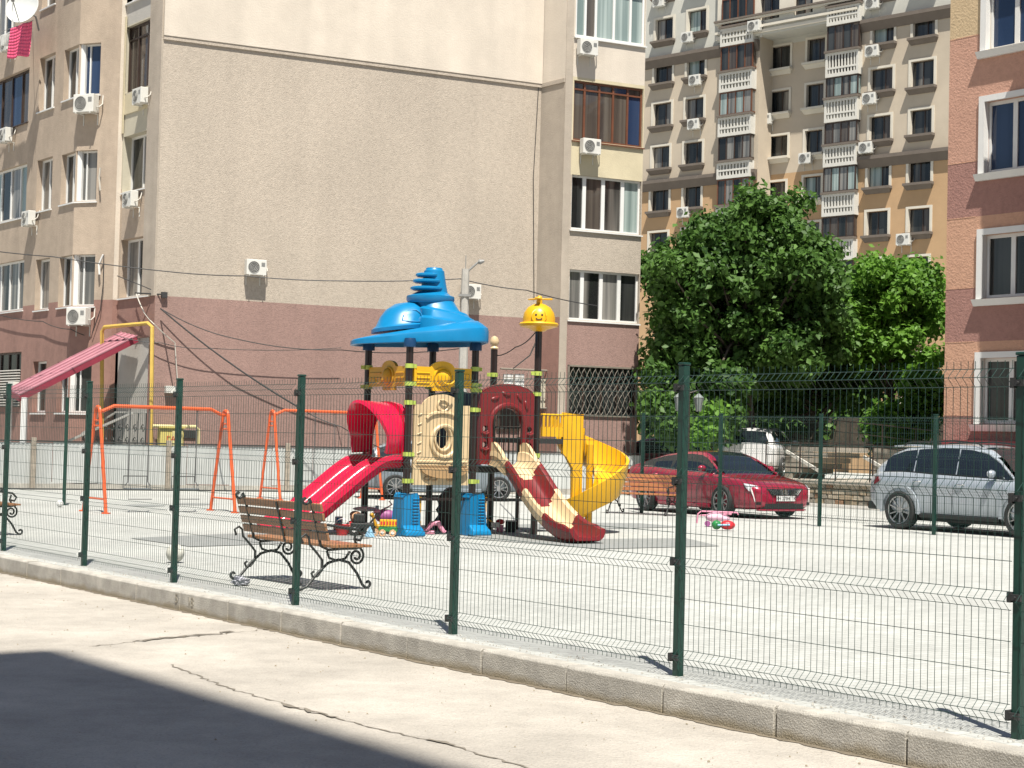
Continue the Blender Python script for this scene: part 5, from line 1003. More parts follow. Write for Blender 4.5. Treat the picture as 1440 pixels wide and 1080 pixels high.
# =================== toys and small things ===================
def ring_pts(c, r, n=16, ax='y'): return [(c[0]+r*math.cos(2*math.pi*k/n), c[1], c[2]+r*math.sin(2*math.pi*k/n)) for k in range(n+1)]
def sx(px, py, z=0): return G(px, py, z)
m_pink = plastic('pink_plastic', (.80, .32, .45), .4); m_purp = plastic('purple_toy', (.35, .10, .28), .5); m_wht = plastic('white_plastic', (.78, .78, .76), .35); m_grn = plastic('green_toy', (.03, .25, .07), .35); m_brn = plastic('brown_toy', (.22, .10, .05), .5); m_lb = plastic('pale_blue_toy', (.30, .55, .75), .35); m_blk = M('black_rubber', (.018, .018, .018), .6); m_tred = plastic('toy_red', (.70, .03, .04)); m_peach = plastic('peach_toy', (.75, .45, .25), .5)
def wheels(t_, c, xs, y, r, m_):
    for x in xs:
        for s_ in (-1, 1): q = MB(); q.lathe([(.001, -.02), (r, -.02), (r, .02), (.001, .02)], (c[0]+x, c[1]+s_*y, r), 14, 'Y'); w_ = q.build('wheel', m_, t_); q = MB(); q.lathe([(.001, 0), (r*.45, 0), (r*.45, -.026), (.001, -.026)], (c[0]+x, c[1]+s_*y, r), 10, 'Y'); q.build('hub', m_wht, w_)
g = sx(547, 754); t_ = thing('toy_train', 'green and yellow toy railway wagon with red stripes beside the blue foot', 'toy', g)
q = MB(); q.box(g.x-.16, g.x+.13, g.y-.07, g.y+.07, .07, .15); q.build('wagon_body', m_grn, t_, bevel=.01)
q = MB(); q.box(g.x-.15, g.x+.12, g.y-.06, g.y+.06, .151, .26); q.build('wagon_top', m_yel, t_, bevel=.01); q = MB(); 
for k in range(6): q.box(g.x-.13+k*.045, g.x-.105+k*.045, g.y-.064, g.y-.061, .18, .23)
q.build('stripe', m_tred, t_); wheels(t_, g, (-.22, -.1, .06), .07, .055, m_peach)
g = sx(572, 753); t_ = thing('toy_truck', 'cream and pink toy truck cab behind the train wagon', 'toy', g); q = MB(); q.ext([[(-.14, .06), (.16, .06), (.16, .17), (.06, .18), (.02, .24), (-.10, .24), (-.14, .16)]], lambda u, z, o: (g.x+u, g.y+o, z), -.07, .07); q.build('body', m_crm, t_, bevel=.015); wheels(t_, g, (-.08, .1), .075, .065, m_peach)
g = sx(511, 753); t_ = thing('toy_digger', 'black toy digger between the red toys and the wagon', 'toy', g); q = MB(); q.box(g.x-.2, g.x+.16, g.y-.1, g.y+.1, .1, .2); q.box(g.x-.16, g.x+.02, g.y-.08, g.y+.08, .2, .34); q.build('body', m_blk, t_, bevel=.02); q = MB(); q.tube([(g.x+.1, g.y, .2), (g.x+.22, g.y, .34), (g.x+.30, g.y, .12)], .02, 6); q.build('arm', m_blk, t_); wheels(t_, g, (-.13, .1), .1, .09, m_blk)
g = sx(518, 749); t_ = thing('toy_aeroplane', 'white and blue toy aeroplane lying on the black digger', 'toy', (g.x, g.y, .34)); q = MB(); q.ball((g.x-.05, g.y-.02, .38), .05, 10, sc_=(4.2, .9, .8)); q.build('hull', m_wht, t_, smooth=True); q = MB(); q.box(g.x-.0, g.x+.16, g.y-.16, g.y+.12, .37, .385); q.box(g.x+.1, g.x+.16, g.y-.02, g.y, .38, .44); q.build('wing', m_lb, t_, bevel=.006)
g = sx(496, 752); t_ = thing('toy_doll', 'brown and red stuffed doll left of the black digger', 'toy', g); q = MB(); q.ball((g.x, g.y, .12), .11, 10, sc_=(1.1, .8, 1)); q.build('body', m_tred, t_, smooth=True); q = MB(); q.ball((g.x+.03, g.y-.02, .28), .08, 10); q.build('head', m_peach, t_, smooth=True); q = MB(); q.ball((g.x+.03, g.y+.01, .32), .08, 10, sc_=(1.1, 1, .7)); q.build('hair', m_brn, t_, smooth=True); q = MB(); q.tube([(g.x-.05, g.y-.05, .12), (g.x+.12, g.y-.12, .16)], .03, 6); q.tube([(g.x, g.y-.05, .06), (g.x+.16, g.y-.1, .03)], .035, 6); q.build('limb', m_peach, t_, smooth=True)
g = sx(481, 753); t_ = thing('toy_bucket', 'red toy bucket lying furthest left in the heap of toys', 'toy', g); q = MB(); q.lathe([(.001, 0), (.08, 0), (.11, .16), (.12, .17), (.10, .16), (.07, .02), (.001, .02)], g, 16); q.build('bucket', m_tred, t_, smooth=True); q = MB(); q.tube([(g.x+.11*math.cos(a_), g.y, .16+.10*math.sin(a_)) for a_ in [math.pi*k/8 for k in range(9)]], .006, 5); q.build('handle', m_wht, t_)
g = sx(520, 755); t_ = thing('toy_cone', 'pale blue toy pyramid standing in front of the digger', 'toy', g); q = MB(); q.lathe([(.08, 0), (.075, .02), (.001, .17)], g, 4); q.build('cone', m_lb, t_)
g = sx(476, 745); t_ = thing('toy_block', 'white and blue toy cube on top of the red toys', 'toy', g); q = MB(); q.box(g.x-.06, g.x+.06, g.y-.06, g.y+.06, .10, .22); q.build('cube', m_wht, t_, bevel=.012); q = MB(); q.box(g.x-.04, g.x+.04, g.y-.066, g.y-.061, .12, .20); q.build('sticker', m_blue, t_); q = MB(); q.box(g.x-.08, g.x+.08, g.y-.08, g.y+.08, 0, .098); q.build('base', m_tred, t_, bevel=.01)
g = sx(545, 751); t_ = thing('doll_stroller', 'pink and purple doll stroller tipped against the blue foot', 'doll stroller', g); q = MB()
q.tube([(g.x+.32, g.y, .40), (g.x+.18, g.y, .32), (g.x-.02, g.y, .20), (g.x-.2, g.y, .12)], .014, 6); q.tube([(g.x+.0, g.y+.12, .52), (g.x+.05, g.y+.12, .47), (g.x-.02, g.y+.12, .42), (g.x-.28, g.y+.12, .30)], .012, 6); q.tube([(g.x-.25, g.y, .34), (g.x-.16, g.y, .08)], .014, 6); q.build('frame', m_pink, t_)
q = MB(); q.ball((g.x-.04, g.y+.05, .28), .15, 10, sc_=(1.2, .7, .75)); q.build('seat', m_purp, t_, smooth=True); q = MB(); q.ball((g.x-.17, g.y+.02, .36), .05, 8, sc_=(1.5, 1, .6)); q.build('bow', m_pink, t_, smooth=True); wheels(t_, g, (-.2, .2), .08, .045, m_blk)
g = sx(530, 752); t_ = thing('toy_giraffe', 'small yellow toy animal in front of the doll stroller', 'toy', (g.x, g.y, 0)); q = MB(); q.tube([(g.x, g.y-.0, .10), (g.x-.05, g.y, .22), (g.x-.07, g.y, .30)], [.035, .025, .025], 8); q.ball((g.x-.09, g.y, .31), .035, 8); q.ball((g.x+.03, g.y, .12), .05, 8, sc_=(1.4, 1, 1)); q.build('body', m_dyel, t_, smooth=True); q = MB(); 
for s_ in (-.02, .06): q.tube([(g.x+s_, g.y, 0), (g.x+s_, g.y, .1)], .014, 6)
q.build('leg', m_dyel, t_)
g = sx(607, 751); t_ = thing('toy_horse', 'pink plastic rocking toy lying under the tower deck', 'toy', g); q = MB(); q.tube([(g.x-.2, g.y, .04), (g.x-.08, g.y, .06), (g.x+.0, g.y, .17), (g.x+.10, g.y, .18), (g.x+.18, g.y, .06), (g.x+.22, g.y, .03)], [.03, .04, .045, .045, .035, .03], 8); q.build('body', m_pink, t_, smooth=True); q = MB(); q.tube([(g.x-.22, g.y-.08, .03), (g.x+.05, g.y-.1, .03)], .03, 6); q.build('rocker', m_pink, t_, smooth=True)
g = sx(690, 749); t_ = thing('toy_pushcart', 'black and white toy cart with wooden stick by the right blue foot', 'toy', g); q = MB(); q.tube([(g.x-.12, g.y, .26), (g.x+.05, g.y, .16)], .014, 6); q.build('stick', m_dyel, t_); q = MB(); q.box(g.x-.0, g.x+.14, g.y-.05, g.y+.06, .09, .17); q.build('box', m_wht, t_, bevel=.01); q = MB(); q.ball((g.x-.07, g.y, .1), .07, 8, sc_=(1.4, 1, .8)); q.build('tub', m_blk, t_, smooth=True)
g = sx(703, 748); t_ = thing('toy_car', 'small red toy figure with pink base right of the toy cart', 'toy', g); q = MB(); q.ball((g.x, g.y, .17), .06, 8, sc_=(1.3, 1, .8)); q.build('body', m_tred, t_, smooth=True); q = MB(); q.box(g.x-.06, g.x+.06, g.y-.05, g.y+.05, .0, .12); q.build('base', m_pink, t_, bevel=.02)
g = sx(718, 748); t_ = thing('toy_crate', 'black plastic crate at the foot of the wave slide', 'crate', g); q = MB(); 
for a_, b_, c_, d_ in ((-.09, .09, -.07, -.055), (-.09, .09, .055, .07), (-.09, -.075, -.055, .055), (.075, .09, -.055, .055)): q.box(g.x+a_, g.x+b_, g.y+c_, g.y+d_, .012, .19)
q.box(g.x-.09, g.x+.09, g.y-.07, g.y+.07, 0, .011); q.build('shell', m_blk, t_); q = MB(); q.tube([(g.x-.09, g.y-.08, .19), (g.x+.09, g.y-.08, .19)], .012, 6); q.build('rim', m_wht, t_)
# stroller and drill toys on the right
g = sx(1008, 741); t_ = thing('doll_stroller', 'overturned pale pink doll stroller lying before the red car', 'doll stroller', g); q = MB(); q.tube([(g.x-.38, g.y, .06), (g.x-.36, g.y, .24), (g.x-.30, g.y, .29), (g.x+.38, g.y, .28), (g.x+.40, g.y, .24)], .016, 8); q.tube([(g.x-.3, g.y+.2, .2), (g.x+.3, g.y+.2, .24)], .016, 6); q.tube([(g.x+.1, g.y, .28), (g.x+.25, g.y+.2, .24)], .014, 6); q.build('frame', m_pink, t_, smooth=True)
q = MB(); q.ball((g.x-.02, g.y+.08, .18), .15, 10, sc_=(1.3, .9, .6)); q.ball((g.x+.14, g.y+.08, .16), .10, 10, sc_=(1.2, .9, .6)); q.build('seat_cloth', M('pink_cloth', (.80, .50, .62), .9, .1, 8), t_, smooth=True)
q = MB(); q.lathe([(.001, -.02), (.055, -.02), (.055, .02), (.001, .02)], (g.x-.18, g.y-.02, .06), 12, 'Y'); q.build('wheel', m_purp, t_)
g = sx(1016, 746); t_ = thing('toy_car', 'red and green toy car in front of the overturned stroller', 'toy', g); q = MB(); q.ball((g.x+.09, g.y, .10), .1, 10, sc_=(1.4, .9, .85)); q.build('red_body', m_tred, t_, smooth=True); q = MB(); q.ball((g.x-.11, g.y, .10), .09, 10, sc_=(1.0, .9, .95)); q.build('green_body', m_grn, t_, smooth=True); q = MB(); q.tube([(g.x-.1, g.y-.09, .1), (g.x+.12, g.y-.1, .11)], .018, 6); q.build('stripe', m_lb, t_)
m_mark = M('faded_kerb_marking', (.33, .30, .24), .9, .2, 30)
for s_, px, py in (('5', 249, 842), ('18', 269, 847)):
    u_, z_ = KF.uz(px, py); text(s_, .13, KF, u_, z_, .008, m_mark, kerb, name='painted_number')
# balls, litter
def ballt(px, py, r, lab, m_, name='ball'):
    g = sx(px, py); t_ = MB(); t_.ball((g.x, g.y, r), r, 16); o = t_.build(name, m_, smooth=True); tag(o, lab, 'ball'); return o
ballt(246, 791, .11, 'dirty white ball hidden behind the second left fence post', M('dirty_white', (.60, .59, .52), .8, .2, 12))
ballt(84, 713, .07, 'small white ball at the foot of the lone green post', m_wht)
g = sx(338, 823); q = MB(); rr = random.Random(2); q.ball((0, 0, 0), 1, 14)
for i in range(len(q.v)): x, y, z = q.v[i]; s_ = 1+rr.uniform(-.35, .35); q.v[i] = (g.x+x*.085*s_, g.y+y*.07*s_, max(.003, .04+z*.05*s_))
o = q.build('crumpled_bag', M('grey_plastic_bag', (.42, .42, .47), .5, .3, 25)); tag(o, 'crumpled grey plastic bag beside the near bench foot', 'plastic bag')
# =================== street lantern behind the fence, red car etc ===================
lg = at(967, 640, 41.5); lt = thing('street_lantern', 'twin headed lantern post behind the fence under the tree', 'lantern', (lg.x, lg.y, 0)); zt_ = at(967, 560, 41.5).z
q = MB(); q.tube([(lg.x, lg.y, 0), (lg.x, lg.y, zt_+.25)], [.05, .03], 8); q.tube([(lg.x-.24, lg.y, zt_+.1), (lg.x-.24, lg.y, zt_+.2), (lg.x, lg.y, zt_+.12), (lg.x+.24, lg.y, zt_+.2), (lg.x+.24, lg.y, zt_+.1)], .02, 6); q.build('post', m_rail, lt)
for s_ in (-.24, .24):
    q = MB(); q.lathe([(.02, .10), (.13, .0), (.12, -.02), (.07, -.32), (.05, -.34)], (lg.x+s_, lg.y, zt_+.02), 6); q.build('lantern_head', M('milky_glass', (.22, .25, .24), .25), lt)
# =================== cars ===================
m_tyre = M('tyre_rubber', (.02, .02, .02), .75, .2, 10); m_alloy = M('alloy_rim', (.50, .50, .50), .3, .1, 5, metal=.8); m_cglass = M('car_glass', (.012, .016, .022), .03, .05, 3, spec=.8); m_trimb = M('black_trim', (.015, .015, .015), .4)
m_chr = M('chrome', (.75, .75, .75), .12, .02, 3, metal=1.0); m_lamp = M('headlamp_glass', (.55, .57, .60), .08, .1, 20, spec=.8); m_tail = M('tail_lamp', (.16, .005, .01), .12)
def mkcar(lab, paint, loc, heading, st, gh, wb0, wb1, track, wr_, suv, front_detail):
    """st: lower body stations (x, zbottom, ztop, halfwidth); gh: greenhouse (x, z roof); x forward"""
    root = thing('parked_car', lab, 'car', loc, heading); off = Vector(loc)
    def bld(q, n_, m_, p_=None, **k):
        for i in range(len(q.v)): q.v[i] = (q.v[i][0]+off.x, q.v[i][1]+off.y, q.v[i][2]+off.z)
        return q.build(n_, m_, p_ or root, **k)
    def interp(tab, x, i):
        if x <= tab[0][0]: return tab[0][i]
        for a, b in zip(tab, tab[1:]):
            if x <= b[0]: f = (x-a[0])/(b[0]-a[0]); f = f*f*(3-2*f)*.35+f*.65; return a[i]+(b[i]-a[i])*f
        return tab[-1][i]
    q = MB(); xs = [st[0][0]+(st[-1][0]-st[0][0])*i/70 for i in range(71)]; rg = []
    for x in xs:
        zb, zt, hw = (interp(st, x, k) for k in (1, 2, 3)); h_ = zt-zb
        half = [(.0, zb), (hw*.80, zb), (hw*.93, zb+.04), (hw*.975, zb+h_*.18), (hw*.985, zb+h_*.34), (hw*1.0, zb+h_*.52), (hw*.985, zb+h_*.66), (hw*.995, zb+h_*.74), (hw*.97, zb+h_*.88), (hw*.90, zt-.015), (hw*.80, zt+.005), (hw*.4, zt+.022), (0, zt+.03)]
        rg.append([(x, y, z) for y, z in half]+[(x, -y, z) for y, z in half[-2:0:-1]])
    q.rings(rg); body = bld(q, 'body', [paint, m_trimb], smooth=False)
    cut = MB()
    for wx in (wb0, wb1):
        for s_ in (-1, 1):
            k = len(cut.v); cut.lathe([(wr_+.055, -.16), (wr_+.055, .25)], (wx, s_*(track), wr_+.01), 36, 'Y')
            if s_ < 0:
                pass
    co = bld(cut, 'cut', [m_trimb, m_trimb]); 
    for pl in co.data.polygons: pl.material_index = 1
    md = body.modifiers.new('b', 'BOOLEAN'); md.object = co; md.solver = 'EXACT'; md.operation = 'DIFFERENCE'; md.use_self = True
    dg = bpy.context.evaluated_depsgraph_get(); me = bpy.data.meshes.new_from_object(body.evaluated_get(dg)); body.modifiers.clear(); body.data = me; bpy.data.objects.remove(co)
    me.polygons.foreach_set('use_smooth', [True]*len(me.polygons)); me.set_sharp_from_angle(angle=R(32))
    # greenhouse: separate skins for roof, windscreen, rear window, side glass
    def gsec(x):
        zr = interp(gh, x, 1); hb = interp(st, x, 3)*.90; zb = interp(st, x, 2)-.03; f = max(0, min(1, (zr-zb)/.5)); ht = hb-(.235 if not suv else .20)*f
        return zb, zr, hb, ht
    x0, x1 = gh[0][0], gh[-1][0]; gx = [x0+(x1-x0)*i/60 for i in range(61)]; secs = []
    for x in gx:
        zb, zr, hb, ht = gsec(x); h_ = max(.001, zr-zb)
        half = [(hb, zb), (hb-(hb-ht)*.50, zb+h_*.52), (ht+.015, zb+h_*.86), (ht-.03, zb+h_*.955), (ht-.14, zr-.005), (ht*.4, zr+.012), (0, zr+.016)]
        secs.append([(x, y, z) for y, z in half]+[(x, -y, z) for y, z in half[-2::-1]])
    rs, rf_ = front_detail['roof']
    def skin(name, m_, test, inset=0.0):
        q = MB(); n = len(secs[0])
        for i in range(60):
            for j in range(n-1):
                if test((gx[i]+gx[i+1])/2, min(j, n-2-j)): q.poly([secs[i][j], secs[i][j+1], secs[i+1][j+1], secs[i+1][j]])
        if not q.v: return
        o_ = bld(q, name, m_); bm = bmesh.new(); bm.from_mesh(o_.data); bmesh.ops.remove_doubles(bm, verts=bm.verts, dist=1e-4); bm.to_mesh(o_.data); bm.free(); o_.data.polygons.foreach_set('use_smooth', [True]*len(o_.data.polygons)); return o_
    sa, sb = front_detail['side']
    skin('roof', paint, lambda x, j: (j >= 2 and rs <= x <= rf_) or (j < 4 and (x < sa)) or (j == 2 and x <= sb+.6) or (j == 3 and rs-.3 < x < rf_+.4))
    skin('windscreen', m_cglass, lambda x, j: x > rf_ and j >= 4)
    skin('rear_window', m_cglass, lambda x, j: x < rs and j >= 4)
    for sgn in (0, 1):
        q = MB(); n = len(secs[0])
        for i in range(60):
            xm = (gx[i]+gx[i+1])/2
            if xm < sa: continue
            for j in ((0, 1) if sgn == 0 else (n-2, n-3)): q.poly([secs[i][j], secs[i][j+1], secs[i+1][j+1], secs[i+1][j]])
        bld(q, 'side_window', m_cglass, smooth=True)
    for s_ in (-1, 1):
        def sp_(x, f):
            zb, zr, hb, ht = gsec(x); h_ = zr-zb; y = hb-(hb-ht)*min(1, f/.86)*(1.0); y = hb-(hb-ht)*.5*f/.52 if f < .52 else (hb-(hb-ht)*.5)+(ht+.015-(hb-(hb-ht)*.5))*(f-.52)/.34
            return Vector((x, s_*(y+.004), zb+h_*f))
        for xb in front_detail['pillars']:
            q = MB(); a, b = sp_(xb, .05), sp_(xb-.04, .86); q.bar(a, b, .035 if not suv else .022, .012, up=(0, s_, 0)); bld(q, 'door_pillar', m_trimb if not suv else m_csil)
        q = MB(); q.tube([sp_(sa+(sb-sa)*k/20, .06) for k in range(21)], .010, 5); bld(q, 'window_trim', m_chr if not suv else m_trimb, smooth=True)
        # A pillar painted
        q = MB(); pts = [sp_(rf_+(x1-.03-rf_)*k/8, .88) for k in range(9)]; q.tube([p_+Vector((0, -s_*.02, .0)) for p_ in pts], .028, 6); bld(q, 'front_pillar', paint, smooth=True)
        for dx in front_detail['doors']:
            q = MB(); pts = []
            for k in range(9):
                f = k/8; zb, zt, hw = (interp(st, dx, m__) for m__ in (1, 2, 3)); h_ = zt-zb; z = zb+.05+(h_-.07)*f
                prof = [(.04/h_, .93), (.18, .975), (.34, .985), (.52, 1.0), (.66, .985), (.74, .995), (.88, .97), (.975, .91)]; ff_ = (z-zb)/h_; w_ = prof[0][1]
                for (a, wa), (b, wb_) in zip(prof, prof[1:]):
                    if a <= ff_ <= b: w_ = wa+(wb_-wa)*(ff_-a)/(b-a)
                    elif ff_ > b: w_ = wb_
                pts.append((dx, s_*(hw*w_+.0005), z))
            q.tube(pts, .004, 4); bld(q, 'door_gap', m_trimb)
        for hx in front_detail['handles']:
            zb, zt, hw = (interp(st, hx, k) for k in (1, 2, 3)); z = zb+(zt-zb)*.80; q = MB(); q.tube([(hx-.09, s_*hw*.99, z), (hx-.07, s_*(hw*.985+.035), z), (hx+.07, s_*(hw*.985+.035), z), (hx+.09, s_*hw*.99, z)], .013, 6); bld(q, 'door_handle', paint if not suv else m_chr, smooth=True)
        mx_ = front_detail['mirror']; zb, zr, hb, ht = gsec(mx_); q = MB(); q.ball((mx_+.03, s_*(hb+.14), zb+.11), .1, 10, sc_=(.75, 1.05, .75)); bld(q, 'wing_mirror', paint, smooth=True)
        q = MB(); q.bar((mx_+.02, s_*(hb-.02), zb+.04), (mx_+.03, s_*(hb+.1), zb+.06), .05, .03); bld(q, 'mirror_arm', m_trimb)
        for wx in (wb0, wb1):
            c = (wx, s_*(track+.055), wr_); w_ = bpy.data.objects.new('wheel', None); 
            q = MB(); prof = [(wr_*.70, -.10), (wr_*.90, -.11), (wr_*.985, -.085), (wr_, -.05), (wr_, .05), (wr_*.985, .085), (wr_*.90, .11), (wr_*.70, .10)]
            prof = [(r_, s_*h_) for r_, h_ in prof]; q.lathe(prof, c, 32, 'Y', cap=False); w_ = bld(q, 'wheel', m_tyre, smooth=True)
            q = MB(); q.lathe([(wr_*.72, s_*.09), (wr_*.70, s_*.098), (wr_*.66, s_*.09), (wr_*.63, s_*.02), (.001, s_*.0)], c, 28, 'Y', cap=False); r_ = bld(q, 'rim', [m_trimb], w_, smooth=True)
            q = MB(); q.lathe([(wr_*.725, s_*.088), (wr_*.72, s_*.104), (wr_*.67, s_*.10), (wr_*.66, s_*.07)], c, 28, 'Y', cap=False); q.lathe([(.001, s_*.07), (.06, s_*.07), (.07, s_*.05), (.07, s_*.0)], c, 12, 'Y', cap=False)
            for k in range(5):
                for dk in (-.17, .17):
                    a_ = 2*math.pi*k/5+dk; a2 = 2*math.pi*k/5+dk*1.6
                    q.bar((c[0]+.04*math.cos(a_), c[1]+s_*.055, c[2]+.04*math.sin(a_)), (c[0]+wr_*.68*math.cos(a2), c[1]+s_*.085, c[2]+wr_*.68*math.sin(a2)), .022, .028, up=(0, 1, 0))
            bld(q, 'spokes', m_alloy, r_)
        q = MB(); xa, xb = wb0+wr_+.12, wb1-wr_-.12; q.hexa([(xa, s_*(interp(st, 0, 3)*.90), interp(st, 0, 1)-.03), (xb, s_*(interp(st, 0, 3)*.90), interp(st, 0, 1)-.03), (xb, s_*(interp(st, 0, 3)*.985), interp(st, 0, 1)+.0), (xa, s_*(interp(st, 0, 3)*.985), interp(st, 0, 1)+.0)]+[(xa, s_*(interp(st, 0, 3)*.93), interp(st, 0, 1)+.09), (xb, s_*(interp(st, 0, 3)*.93), interp(st, 0, 1)+.09), (xb, s_*(interp(st, 0, 3)*.99), interp(st, 0, 1)+.06), (xa, s_*(interp(st, 0, 3)*.99), interp(st, 0, 1)+.06)]); bld(q, 'side_sill', m_trimb if suv else paint)
    q = MB(); q.box(wb0-.1, wb1+.1, -.65, .65, .18, .42); q.tube([(wb0, -.7, wr_), (wb0, .7, wr_)], .05, 6); q.tube([(wb1, -.7, wr_), (wb1, .7, wr_)], .05, 6); bld(q, 'underbody', m_trimb)
    return root, bld, interp
m_cred = M('red_metallic_paint', (.36, .010, .042), .25, .06, 30, coat=1.0, metal=.25); m_csil = M('silver_blue_paint', (.50, .55, .60), .28, .05, 40, coat=1.0, metal=.35)
hR = math.atan2(-.80, .60)
st = [(-2.36, .42, .92, .66), (-2.28, .30, 1.02, .80), (-2.0, .22, 1.06, .88), (-1.4, .20, 1.05, .925), (-.6, .19, .985, .93), (.3, .19, .955, .925), (.9, .19, .95, .925), (1.25, .19, .915, .925), (1.7, .19, .85, .91), (2.0, .19, .79, .88), (2.2, .20, .735, .82), (2.33, .22, .68, .72), (2.38, .26, .62, .62)]
gh = [(-2.0, 1.05), (-1.75, 1.11), (-1.35, 1.22), (-.9, 1.33), (-.45, 1.39), (0, 1.405), (.3, 1.385), (.55, 1.31), (.85, 1.15), (1.15, .96), (1.2, .93)]
fw_ = G(1021, 727); rw_ = G(911, 718); hd = (fw_-rw_).xy.normalized(); hR = math.atan2(hd.y, hd.x); nrm = Vector((-hd.y, hd.x)); ctr = (fw_+rw_).xy/2+nrm*.82
red, bld, itp = mkcar('dark red fastback saloon with numbered front plate parked beyond the bench', m_cred, (ctr.x, ctr.y, 0), hR, st, gh, -1.40, 1.39, .80, .34, False, dict(roof=(-.75, .32), side=(-1.62, 1.12), pillars=(-.38,), doors=(1.0, -.36, -1.2), handles=(-.15, -1.05), mirror=.72))
for s_ in (-1, 1):
    q = MB(); q.hexa([(2.12, s_*.865, .66), (2.33, s_*.64, .62), (2.36, s_*.60, .60), (2.20, s_*.84, .58)]+[(2.02, s_*.865, .76), (2.22, s_*.72, .725), (2.30, s_*.66, .70), (2.15, s_*.85, .70)]); bld(q, 'headlight', m_lamp, bevel=.01)
    q = MB(); q.tube([(2.22, s_*.815, .66), (2.27, s_*.775, .50), (2.30, s_*.745, .36)], [.020, .014, .008], 6); bld(q, 'daytime_light', M('lamp_white', (.85, .82, .80), .2))
    q = MB(); q.box(2.28, 2.36, min(s_*.58, s_*.72), max(s_*.58, s_*.72), .30, .36); bld(q, 'lower_intake', m_trimb)
    q = MB(); q.hexa([(-2.345, s_*.75, .82), (-2.32, s_*.80, .82), (-2.39, s_*.10, .82), (-2.37, s_*.1, .80)]+[(-2.335, s_*.75, .94), (-2.31, s_*.78, .94), (-2.38, s_*.10, .93), (-2.36, s_*.1, .93)]); bld(q, 'tail_light', m_tail)
q = MB(); q.hexa([(2.345, -.42, .52), (2.345, .42, .52), (2.405, .34, .50), (2.405, -.34, .50), (2.30, -.58, .655), (2.30, .58, .655), (2.385, .50, .645), (2.385, -.50, .645)]); gl = bld(q, 'grille', m_trimb, bevel=.01)
q = MB()
for k in range(-9, 10): q.bar((2.404+.004, k*.038, .515), (2.394, k*.050, .635), .010, .010)
bld(q, 'grille_fin', m_chr, gl)
q = MB(); q.ext([[(-.03, .56), (-.045, .53), (-.01, .535), (.01, .515), (.05, .515), (.03, .555), (.035, .60), (.0, .64), (-.03, .62), (-.05, .60), (-.02, .585)]], lambda u, z, o: (2.398+o, u, z), .012, .024); bld(q, 'lion_badge', m_chr, gl)
q = MB(); q.hexa([(2.30, -.62, .22), (2.30, .62, .22), (2.40, .5, .22), (2.40, -.5, .22), (2.30, -.66, .34), (2.30, .66, .34), (2.405, .5, .33), (2.405, -.5, .33)]); bld(q, 'bumper_intake', m_trimb)
q = MB(); q.hexa([(2.28, -.70, .17), (2.28, .70, .17), (2.41, .52, .17), (2.41, -.52, .17), (2.28, -.70, .215), (2.28, .70, .215), (2.42, .52, .21), (2.42, -.52, .21)]); bld(q, 'front_lip', m_cred, bevel=.01)
q = MB(); q.box(2.408, 2.422, -.26, .26, .385, .495); pl = bld(q, 'number_plate', M('plate_white', (.75, .75, .73), .4, .02, 3), bevel=.003)
cu = bpy.data.curves.new('plate_text', 'FONT'); cu.body = 'ВН 2784 ТК'; cu.size = .105; cu.extrude = .001; cu.align_x = 'CENTER'; cu.align_y = 'CENTER'
tt = bpy.data.objects.new('tmp', cu); col.objects.link(tt); dg = bpy.context.evaluated_depsgraph_get(); me = bpy.data.meshes.new_from_object(tt.evaluated_get(dg)); bpy.data.objects.remove(tt)
to = bpy.data.objects.new('plate_lettering', me); col.objects.link(to); me.materials.clear(); me.materials.append(m_trimb); to.parent = pl; to.matrix_local = Matrix.Translation((2.424, 0, .44)) @ Matrix(((0, 0, 1, 0), (1, 0, 0, 0), (0, 1, 0, 0), (0, 0, 0, 1)))
q = MB(); q.tube([(2.36, -.3, .78), (2.30, -.2, .79), (2.30, .2, .79), (2.36, .3, .78)], .001, 4)
# silver SUV
rw_ = G(1268, 744); hd = Vector((.585, -.811)).normalized(); hS = math.atan2(hd.y, hd.x); nrm = Vector((-hd.y, hd.x)); ctr = rw_.xy+hd*1.42+nrm*.86
st = [(-2.33, .48, .98, .74), (-2.26, .38, 1.06, .84), (-2.05, .32, 1.12, .90), (-1.4, .28, 1.13, .94), (-.6, .26, 1.10, .945), (.3, .26, 1.075, .945), (.95, .26, 1.06, .94), (1.4, .26, 1.03, .935), (1.9, .27, .96, .91), (2.15, .29, .90, .86), (2.30, .33, .80, .78), (2.36, .40, .70, .68)]
gh = [(-2.16, 1.16), (-2.02, 1.32), (-1.80, 1.50), (-1.5, 1.60), (-1.0, 1.655), (-.4, 1.68), (.1, 1.66), (.45, 1.59), (.75, 1.43), (1.08, 1.18), (1.18, 1.08)]
suv, bld, itp = mkcar('silver blue sport utility vehicle parked at the right behind the fence posts', m_csil, (ctr.x, ctr.y, 0), hS, st, gh, -1.42, 1.44, .80, .375, True, dict(roof=(-1.75, .30), side=(-1.95, 1.10), pillars=(-1.15, -.12), doors=(1.02, -.12, -1.08), handles=(.05, -1.0), mirror=.78))
